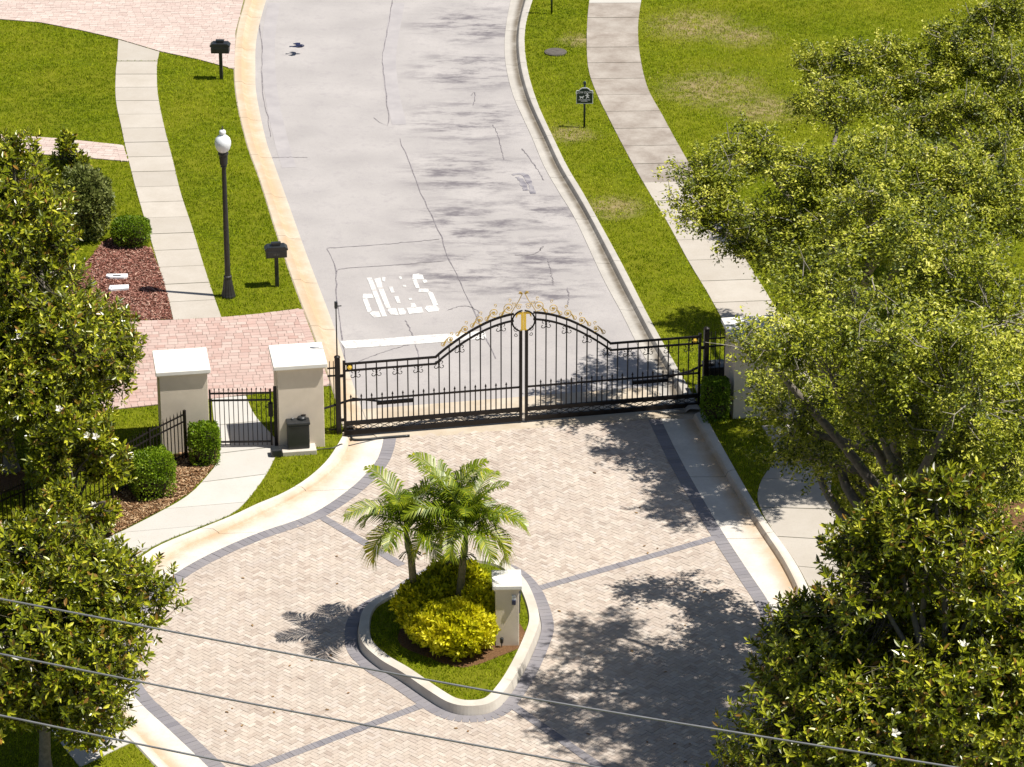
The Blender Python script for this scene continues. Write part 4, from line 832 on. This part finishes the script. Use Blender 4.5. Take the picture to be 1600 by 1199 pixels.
def oak(base_px, lobes, label, seed, fork=2.6, r0=.2, dens=24, per=70, bare=120, leafL=.088, mt='oak', gap=.28, shift=0):
    r = np.random.default_rng(seed); b = G(*base_px, LZ); th = empty('oak_tree', tuple(b), label, 'tree', 'oaks on the right'); lobes0 = lobes; lobes = sublobes(lobes, seed); cl, nv = lobes_clumps(lobes, dens, seed, gap); pq = PX(cl); kq = (pq[:, 0] > -110) & (pq[:, 0] < 1710) & (pq[:, 1] < 1320) & (pq[:, 1] > -110); cl, nv = cl[kq], nv[kq]
    skeleton('oak', b, lobes0, fork, r0, cl, M['bark'], M['twig'], th, r, 2, bare)
    n = len(cl) * per; ax = nv * np.array([1, 1, .6]) + unit(len(cl), r) * .75 + np.array([0, 0, .12]); ax /= np.linalg.norm(ax, axis=1)[:, None]; ln = r.uniform(.25, .8, len(cl)); t = r.uniform(-.35, 1, n)
    A = np.repeat(ax, per, 0); c = np.repeat(cl, per, 0) + A * (t * np.repeat(ln, per))[:, None] + r.normal(0, 1, (n, 3)) * (.088 * (1.15 - .6 * np.clip(t, 0, 1)))[:, None] - np.array([0, 0, 1.]) * (.10 * np.clip(t, 0, 1) ** 2)[:, None]
    d = unit(n, r) + A * .5; d[:, 2] *= .6; up = unit(n, r) * .7 + np.array([.25, 0, 1.0]); ct = np.repeat(r.normal(0, .13, len(cl)), per); L = r.uniform(leafL * .7, leafL * 1.3, n)
    V, F = leaves(c, d, up, L, L * .30); V = V.reshape(-1, 6, 3)[:, [0, 1, 3, 5]].reshape(-1, 3); F = np.arange(4 * n).reshape(-1, 4); tn = np.clip(.46 + shift + ct * 1.7 + r.normal(0, .2, n), 0, 1)
    mesh_np('crown', V, F, M[mt], th, attr={'tone': tn}); return th
def magnolia(base_px, lobes, label, seed, fork=1.5, r0=.12, dens=46, flowers=6, zoff=0):
    r = np.random.default_rng(seed); b = G(*base_px, LZ); th = empty('magnolia_tree', tuple(b), label, 'tree', 'magnolias beside the entrance'); lobes0 = lobes; lobes = sublobes(lobes, seed); cl, nv = lobes_clumps(lobes, dens, seed, .36, -.6); pq = PX(cl); kq = (pq[:, 0] > -110) & (pq[:, 0] < 1710) & (pq[:, 1] < 1320) & (pq[:, 1] > -110); cl, nv = cl[kq], nv[kq]
    k = cl[:, 2] > LZ + .25; cl, nv = cl[k], nv[k]; skeleton('magnolia', b, lobes0, fork, r0, cl, M['magbark'], M['magtwig'], th, r, 2, 0)
    out = nv + np.array([0, 0, .75]); out /= np.linalg.norm(out, axis=1)[:, None]; per = 8; n = len(cl) * per; ax = np.repeat(out, per, 0); a = np.tile(np.arange(per) * 2.4, len(cl)) + np.repeat(r.uniform(0, 6.28, len(cl)), per)
    e1 = np.cross(ax, np.array([.3, .5, .1])); e1 /= np.linalg.norm(e1, axis=1)[:, None]; e2 = np.cross(ax, e1); sp = np.tile(np.linspace(.45, 1.5, per), len(cl)) * r.uniform(.8, 1.2, n)
    d = ax * np.cos(sp)[:, None] + (e1 * np.cos(a)[:, None] + e2 * np.sin(a)[:, None]) * np.sin(sp)[:, None]; c = np.repeat(cl, per, 0) - ax * np.tile(np.linspace(0, .12, per), len(cl))[:, None] + r.normal(0, .012, (n, 3))
    L = r.uniform(.11, .20, n); V, F = leaves(c, d, ax + r.normal(0, .15, (n, 3)), L, L * .19, .25); ct = np.repeat(r.normal(0, .1, len(cl)), per); tn = np.clip(.52 + ct * 1.3 + r.normal(0, .2, n), .22, 1); tn = np.where(r.random(n) < .055, r.uniform(0, .12, n), tn)
    mesh_np('crown', V, F, M['mag'], th, attr={'tone': np.repeat(tn, 2)})
    surf = np.argsort(-(nv @ np.array([0, -.75, .65]) + r.normal(0, .12, len(nv))))[:flowers * 6:6]
    for i in surf:
        f = cl[i] + out[i] * .10; mb = MB(); ax_ = out[i]; u1 = np.cross(ax_, (.2, 1, .1)); u1 /= np.linalg.norm(u1); u2 = np.cross(ax_, u1)
        for kx in range(7):
            w = kx * 2.4; dd = (u1 * math.cos(w) + u2 * math.sin(w)); s = np.cross(ax_, dd); tip = f + dd * (.10 if kx > 2 else .06) + ax_ * (.07 if kx > 2 else .10); mb.add([f, f + dd * .055 + s * .035 + ax_ * .025, tip, f + dd * .055 - s * .035 + ax_ * .025], [(0, 1, 2, 3)])
        mb.build('flower', M['petal'], th)
    return th
def tiers(px, foot, hs, rs, jx=0, seed=0):
    """lobes stacked over one foot: heights and radii"""
    r = np.random.default_rng(seed); b = G(px, foot, LZ); out = []
    for h, rad in zip(hs, rs):
        m = max(1, round(rad * 2.2)) if rad > .8 else 1
        for i in range(m):
            w = 2 * math.pi * i / m + r.uniform(0, 1); q = b + np.array([math.cos(w) * rad * .58 + jx, math.sin(w) * rad * .58, h + r.normal(0, .15)]) if m > 1 else b + np.array([jx, 0, h]); p = PX(q)[0]; out.append((p[0], p[1], q[2], (rad * .62 if m > 1 else rad), (rad * .55 if m > 1 else rad * .9)))
    return out
# left magnolias
magnolia((18, 735), tiers(18, 735, (2.3, 3.4, 4.6, 5.6, 6.6, 7.6), (2.75, 2.8, 1.8, 1.9, 1.75, 1.05), seed=1) , 'tall magnolia at the left edge, behind the fence and above the pink driveway', 21, 1.8, .16, 40, 6)
magnolia((118, 842), tiers(118, 842, (.75, 1.5, 2.3, 2.95), (.95, 1.2, .95, .5), seed=2), 'small bushy magnolia in the brown mulch left of the box hedges', 22, .7, .07, 62, 5)
magnolia((72, 1212), tiers(72, 1212, (2.3, 2.9, 3.6, 4.4, 5.1), (1.8, 2.45, 2.4, 1.6, .75), seed=3), 'magnolia at the lower left corner, crossed by the overhead wires', 23, 1.5, .13, 42, 7)
magnolia((1428, 1345), tiers(1428, 1345, (1.6, 2.7, 3.9, 5.1, 6.2, 7.2, 8.0), (3.2, 3.3, 2.9, 2.4, 1.9, 1.3, .6), seed=4), 'large flowering magnolia in the lower right corner', 24, 1.8, .17, 33, 14)
# oaks
oak((1425, 1110), [(1200, 552, 8.0, .62, .5), (1226, 600, 5.2, .75, .6), (1240, 650, 6.4, .9, .75), (1295, 570, 8.4, 1.3, 1.0), (1290, 450, 8.4, 1.2, .9), (1395, 520, 9.3, 1.7, 1.2), (1375, 655, 7.4, 1.5, 1.2), (1500, 600, 8.8, 1.9, 1.4), (1555, 490, 9.4, 1.8, 1.2), (1480, 715, 6.4, 1.3, 1.0), (1592, 690, 7.0, 1.5, 1.2), (1275, 705, 5.4, .95, .7), (1330, 640, 5.6, 1.1, .9), (1450, 430, 9.6, 1.5, 1.0), (1262, 700, 4.0, .6, .5), (1320, 725, 4.2, .8, .6), (1390, 735, 4.6, 1.0, .8), (1345, 775, 3.4, .7, .6), (1450, 770, 4.4, 1.0, .8), (1540, 760, 4.6, 1.1, .9)],
    'big live oak with dense fine leaves overhanging the right side of the plaza', 31, 3.4, .26, 16, 56, 230, gap=.84)
oak((1330, 650), [(1095, 345, 5.3, .70, .5), (1130, 290, 5.8, .75, .5), (1190, 240, 6.0, .9, .6), (1225, 335, 6.0, 1.1, .8), (1300, 300, 6.6, 1.2, .9), (1310, 180, 6.1, .95, .6), (1390, 240, 6.8, 1.2, .8), (1400, 360, 7.0, 1.4, 1.0), (1490, 290, 7.2, 1.4, 1.0), (1560, 330, 7.0, 1.4, 1.0), (1270, 400, 5.6, 1.0, .7), (1180, 380, 5.0, .7, .5)],
    'spreading live oak reaching over the right sidewalk behind the gate', 32, 2.8, .20, 19, 76, 230, gap=.66)
oak((1555, 395), [(1270, 105, 4.6, .55, .35), (1330, 90, 5.0, .65, .4), (1400, 95, 5.2, .8, .5), (1440, 140, 4.8, .7, .45), (1475, 75, 5.6, .7, .45), (1570, 40, 6.0, .9, .6), (1590, 120, 5.4, .9, .7), (1530, 180, 4.8, .9, .6), (1600, 200, 4.6, 1.0, .8), (1300, 140, 4.4, .6, .4), (1370, 160, 4.6, .75, .5), (1450, 200, 4.4, .9, .6), (1520, 100, 5.4, .8, .6), (1560, 260, 4.2, .9, .7)],
    'thin live oak with bare grey branches at the top right corner', 33, 2.2, .085, 22, 66, 280, gap=.6)
oak((1625, 1160), tiers(1625, 1160, (1.0, 2.2, 3.3, 4.2), (1.2, 1.4, 1.2, .7), seed=6), 'light green small-leaved tree at the right edge beside the magnolia', 34, 1.0, .08, 34, 70, 20, .07, 'hedge', shift=.1)
# clipped hedges and shrubs
def hedge(px, w, d, h, label, n, mat='hedge', ang=0., name='box_hedge', rounded=.25, L=.05, core=.86, z=LZ, squash=False, shift=0, group=None):
    b = G(*px, z); th = empty(name, tuple(b), label, 'shrub' if name != 'box_hedge' else 'hedge', group); ca, sa = math.cos(ang), math.sin(ang); v = unit(n); v[:, 2] = np.where(rng.random(n) < .55, np.abs(v[:, 2]), v[:, 2])
    p = 2 + 6 * (1 - rounded) if not squash else 2.0; den = (np.abs(v) ** p).sum(1) ** (1 / p); s = v / den[:, None]; s *= (1 + (.13 if squash else .05) * np.sin(v[:, 0] * 9 + w * 7) * np.sin(v[:, 1] * 8 + v[:, 2] * 7 + h * 9))[:, None] * (rng.uniform(.78, 1.13, n) if squash else rng.uniform(.88, 1.04, n))[:, None]
    q = s * np.array([w / 2, d / 2, h / 2]); x = q[:, 0] * ca - q[:, 1] * sa; y = q[:, 0] * sa + q[:, 1] * ca; c = np.stack([b[0] + x, b[1] + y, z + h / 2 + q[:, 2]], 1); k = c[:, 2] > z + .03; c, v = c[k], v[k]; n = len(c)
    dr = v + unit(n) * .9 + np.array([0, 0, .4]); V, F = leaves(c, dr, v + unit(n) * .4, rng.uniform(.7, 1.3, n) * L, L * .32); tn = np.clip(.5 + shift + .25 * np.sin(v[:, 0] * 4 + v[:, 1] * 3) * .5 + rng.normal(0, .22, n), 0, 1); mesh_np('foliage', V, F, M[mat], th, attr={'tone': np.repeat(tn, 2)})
    prof = [(math.cos(t) ** (1.0 if squash else .35), math.sin(t)) for t in np.linspace(-1.5, 1.5, 9)]; mb = MB(); mb.lathe((0, 0, 0), prof, 14); mb.v = [(b[0] + (X * w / 2 * ca - Y * d / 2 * sa) * core, b[1] + (X * w / 2 * sa + Y * d / 2 * ca) * core, z + h / 2 + Z * h / 2 * core) for X, Y, Z in mb.v]; mb.build('inner_core', M['dark'], th); mb = MB()  # solid dark brown core filling the shrub behind its leaves
    for k in range(3): mb.tube([b + np.array([.04 * (k - 1), 0, -.05]), b + np.array([.12 * (k - 1), .05, h * .4])], [.02, .012], 5)
    mb.build('stem', M['bark'], th); return th
hedge((320, 722), .66, .62, .92, 'tall clipped box hedge before the walk gate', 5200, ang=R(9), rounded=.1, L=.055); hedge((239, 772), .90, .80, 1.0, 'wide clipped box hedge in the mulch by the fence', 7200, ang=R(25), rounded=.15, L=.055, shift=.05)
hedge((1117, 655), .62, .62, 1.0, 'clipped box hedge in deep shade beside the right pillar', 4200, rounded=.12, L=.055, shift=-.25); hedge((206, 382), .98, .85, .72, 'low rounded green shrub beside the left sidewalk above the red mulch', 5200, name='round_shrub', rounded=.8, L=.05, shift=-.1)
# pale fine-leaved shrub and a taller dark one behind the first magnolia
hedge((135, 372), 1.35, 1.2, 1.9, 'pale fine-leaved shrub behind the tall left magnolia', 9000, 'fine', name='fine_shrub', squash=True, L=.09, core=.7); 
magnolia((108, 345), tiers(108, 345, (.8, 1.6, 2.3), (.5, .6, .4), seed=8), 'small dark young magnolia with a pointed top above the left lawn walk', 25, .5, .05, 95, 0)
# yellow shrubs of the island
for (px, w, h, lb_, sh) in (((662, 985), 1.05, 1.15, 'yellow-green variegated shrub at the left end of the island bed', -.22), ((672, 1004), .85, .75, 'yellow variegated shrub low in front of the left palm', -.05), ((712, 1016), 1.5, 1.0, 'brightest yellow variegated shrub at the front of the island', .10), ((748, 990), .85, 1.1, 'yellow variegated shrub against the keypad pillar', .05), ((708, 968), 1.3, 1.3, 'yellow-green variegated shrub behind the palms on the island', -.12)):
    hedge(px, w, w * .82, h, lb_, int(5200 * w), 'yellow', name='variegated_shrub', squash=True, L=.105, core=.72, z=.17, shift=sh, group='variegated shrubs on the island')
# palms
def palm(base_px, crown_px, h, label, seed, nf=12, FL=1.65, yel=.0):
    r = np.random.default_rng(seed); b = G(*base_px, .17); c = G(*crown_px, h); th = empty('palm_tree', tuple(b), label, 'palm', 'palms on the island'); tr = cat([b - UZ * .1, b * .6 + c * .4 + np.r_[r.normal(0, .04, 2), 0], b * .28 + c * .72, c * .80 + b * .2], 5)
    mb = MB(); rr = np.linspace(.105, .06, len(tr)) * (1 + .05 * (np.arange(len(tr)) % 2)); mb.tube(tr, rr, 10); mb.build('trunk', M['palmbark'], th, True); cs = tr[-1]; MB().tube([cs - (c - cs) * .05, cs + (c - cs) * .3, c], [.066, .085, .045], 10).build('crownshaft', M['shaft'], th, True)
    for i in range(nf):
        az = i * 2.399 + r.uniform(-.25, .25); f = i / (nf - 1); e0 = R(86) - f * R(52); bend = R(66 + 98 * f) * r.uniform(.85, 1.15); L = FL * (.82 + .25 * math.sin(math.pi * min(1, f + .25))) * r.uniform(.92, 1.06); n = 22; t = np.linspace(0, 1, n); pit = e0 - bend * t ** 1.25; hd = np.array([math.cos(az), math.sin(az), 0]); step = L / (n - 1)
        P = np.vstack([[0, 0, 0], np.cumsum((np.cos(pit)[:, None] * hd + np.sin(pit)[:, None] * UZ)[:-1] * step, 0)]) + c; tw = r.normal(0, .25); side = np.cross(hd, UZ)
        mb = MB(); mb.tube(P, np.linspace(.020, .004, n), 5, False); fr = mb.build('frond', M['shaft'], th, True); m = 54; tt = np.linspace(.14, .995, m); Q = np.stack([np.interp(tt, t, P[:, k]) for k in range(3)], 1); Dv = np.stack([np.interp(tt, t, (np.cos(pit)[:, None] * hd + np.sin(pit)[:, None] * UZ)[:, k]) for k in range(3)], 1); Nn = np.cross(side, Dv) ; Vs, Fs, Ts = [], [], []
        for s in (-1, 1):
            ll = .52 * np.sin(np.clip(tt * .85 + .16, 0, 1) * math.pi) ** .6 * r.uniform(.85, 1.1, m) + .08; dd = Dv * (.62 + .35 * tt)[:, None] + s * side * .85 + Nn * .42 + r.normal(0, .07, (m, 3)); dd /= np.linalg.norm(dd, axis=1)[:, None]; wv = Dv * .016; mid = Q + dd * (ll * .55)[:, None] - UZ * (ll * .05)[:, None]; tip = Q + dd * (ll * .92)[:, None] - UZ * (ll * (.38 + .12 * f))[:, None]
            b_ = len(Vs) * 1; V = np.stack([Q - wv * .6, Q + wv * .6, mid + wv, mid - wv, tip], 1); Vs.append(V.reshape(-1, 3))
            Fs.append((np.array([[0, 1, 2, 3], [3, 2, 4, 4]])[None] + 5 * np.arange(m)[:, None, None] + (0 if s < 0 else 5 * m)).reshape(-1, 4)); Ts.append(np.repeat(np.clip(.33 + r.normal(0, .15, m) + .22 * tt + (.35 if f > .84 else 0) * yel, 0, 1), 2))
        F = np.vstack(Fs); V = np.vstack(Vs); tri = F[:, 2] == F[:, 3]; V4 = V
        quads = F[~tri]; tris = F[tri][:, :3]; F3 = np.vstack([quads[:, [0, 1, 2]], quads[:, [0, 2, 3]], tris]); T = np.concatenate(Ts); T3 = np.concatenate([T[~tri], T[~tri], T[tri]]); mesh_np('leaflets', V4, F3, M['palm'], fr, attr={'tone': T3}, k=3)
    mb = MB(); q0 = cs + (c - cs) * .05
    for k in range(26):
        d = unit(1, r)[0]; d[2] = -abs(d[2]) * .6 + .1; a = q0 + d * .07; mb.tube([q0, a + d * .08, a + d * .2 - UZ * .1], [.008, .008, .010], 4)
    o = mb.build('flower_stalk', M['gold'] if False else M['fine'], th); return th
palm((664, 985), (634, 832), 2.5, 'left palm of the island with drooping fronds over the paving', 41, 13, 1.65, 1.0); palm((694, 962), (708, 798), 2.8, 'rear palm of the island between the other two crowns', 42, 9, 1.5, .4); palm((711, 990), (728, 838), 2.5, 'right palm of the island with the fullest crown beside the keypad pillar', 43, 15, 1.72, .5)
# fallen leaves on the paving
lf = leafmat('dry_leaf', ((.20, .10, .04), (.32, .20, .09), (.16, .10, .06)), .8, 0, .2); fl = rng.uniform((330, 720), (1100, 1190), (60, 2)); fp = np.array([G(x, y, .014) for x, y in fl]); fp = fp[inside(fp, plaza_poly) & ~inside(fp, isl_out)]; a = rng.uniform(0, 6.28, len(fp)); dd = np.stack([np.cos(a), np.sin(a), np.full(len(fp), .1)], 1); V, F = leaves(fp, dd, np.tile(UZ, (len(fp), 1)), rng.uniform(.05, .14, len(fp)), .025, .3)
tag(mesh_np('fallen_leaves', V, F, lf, attr={'tone': np.repeat(rng.random(len(fp)), 2)}), 'dry brown leaves scattered over the plaza paving', 'fallen leaves', kind='stuff')
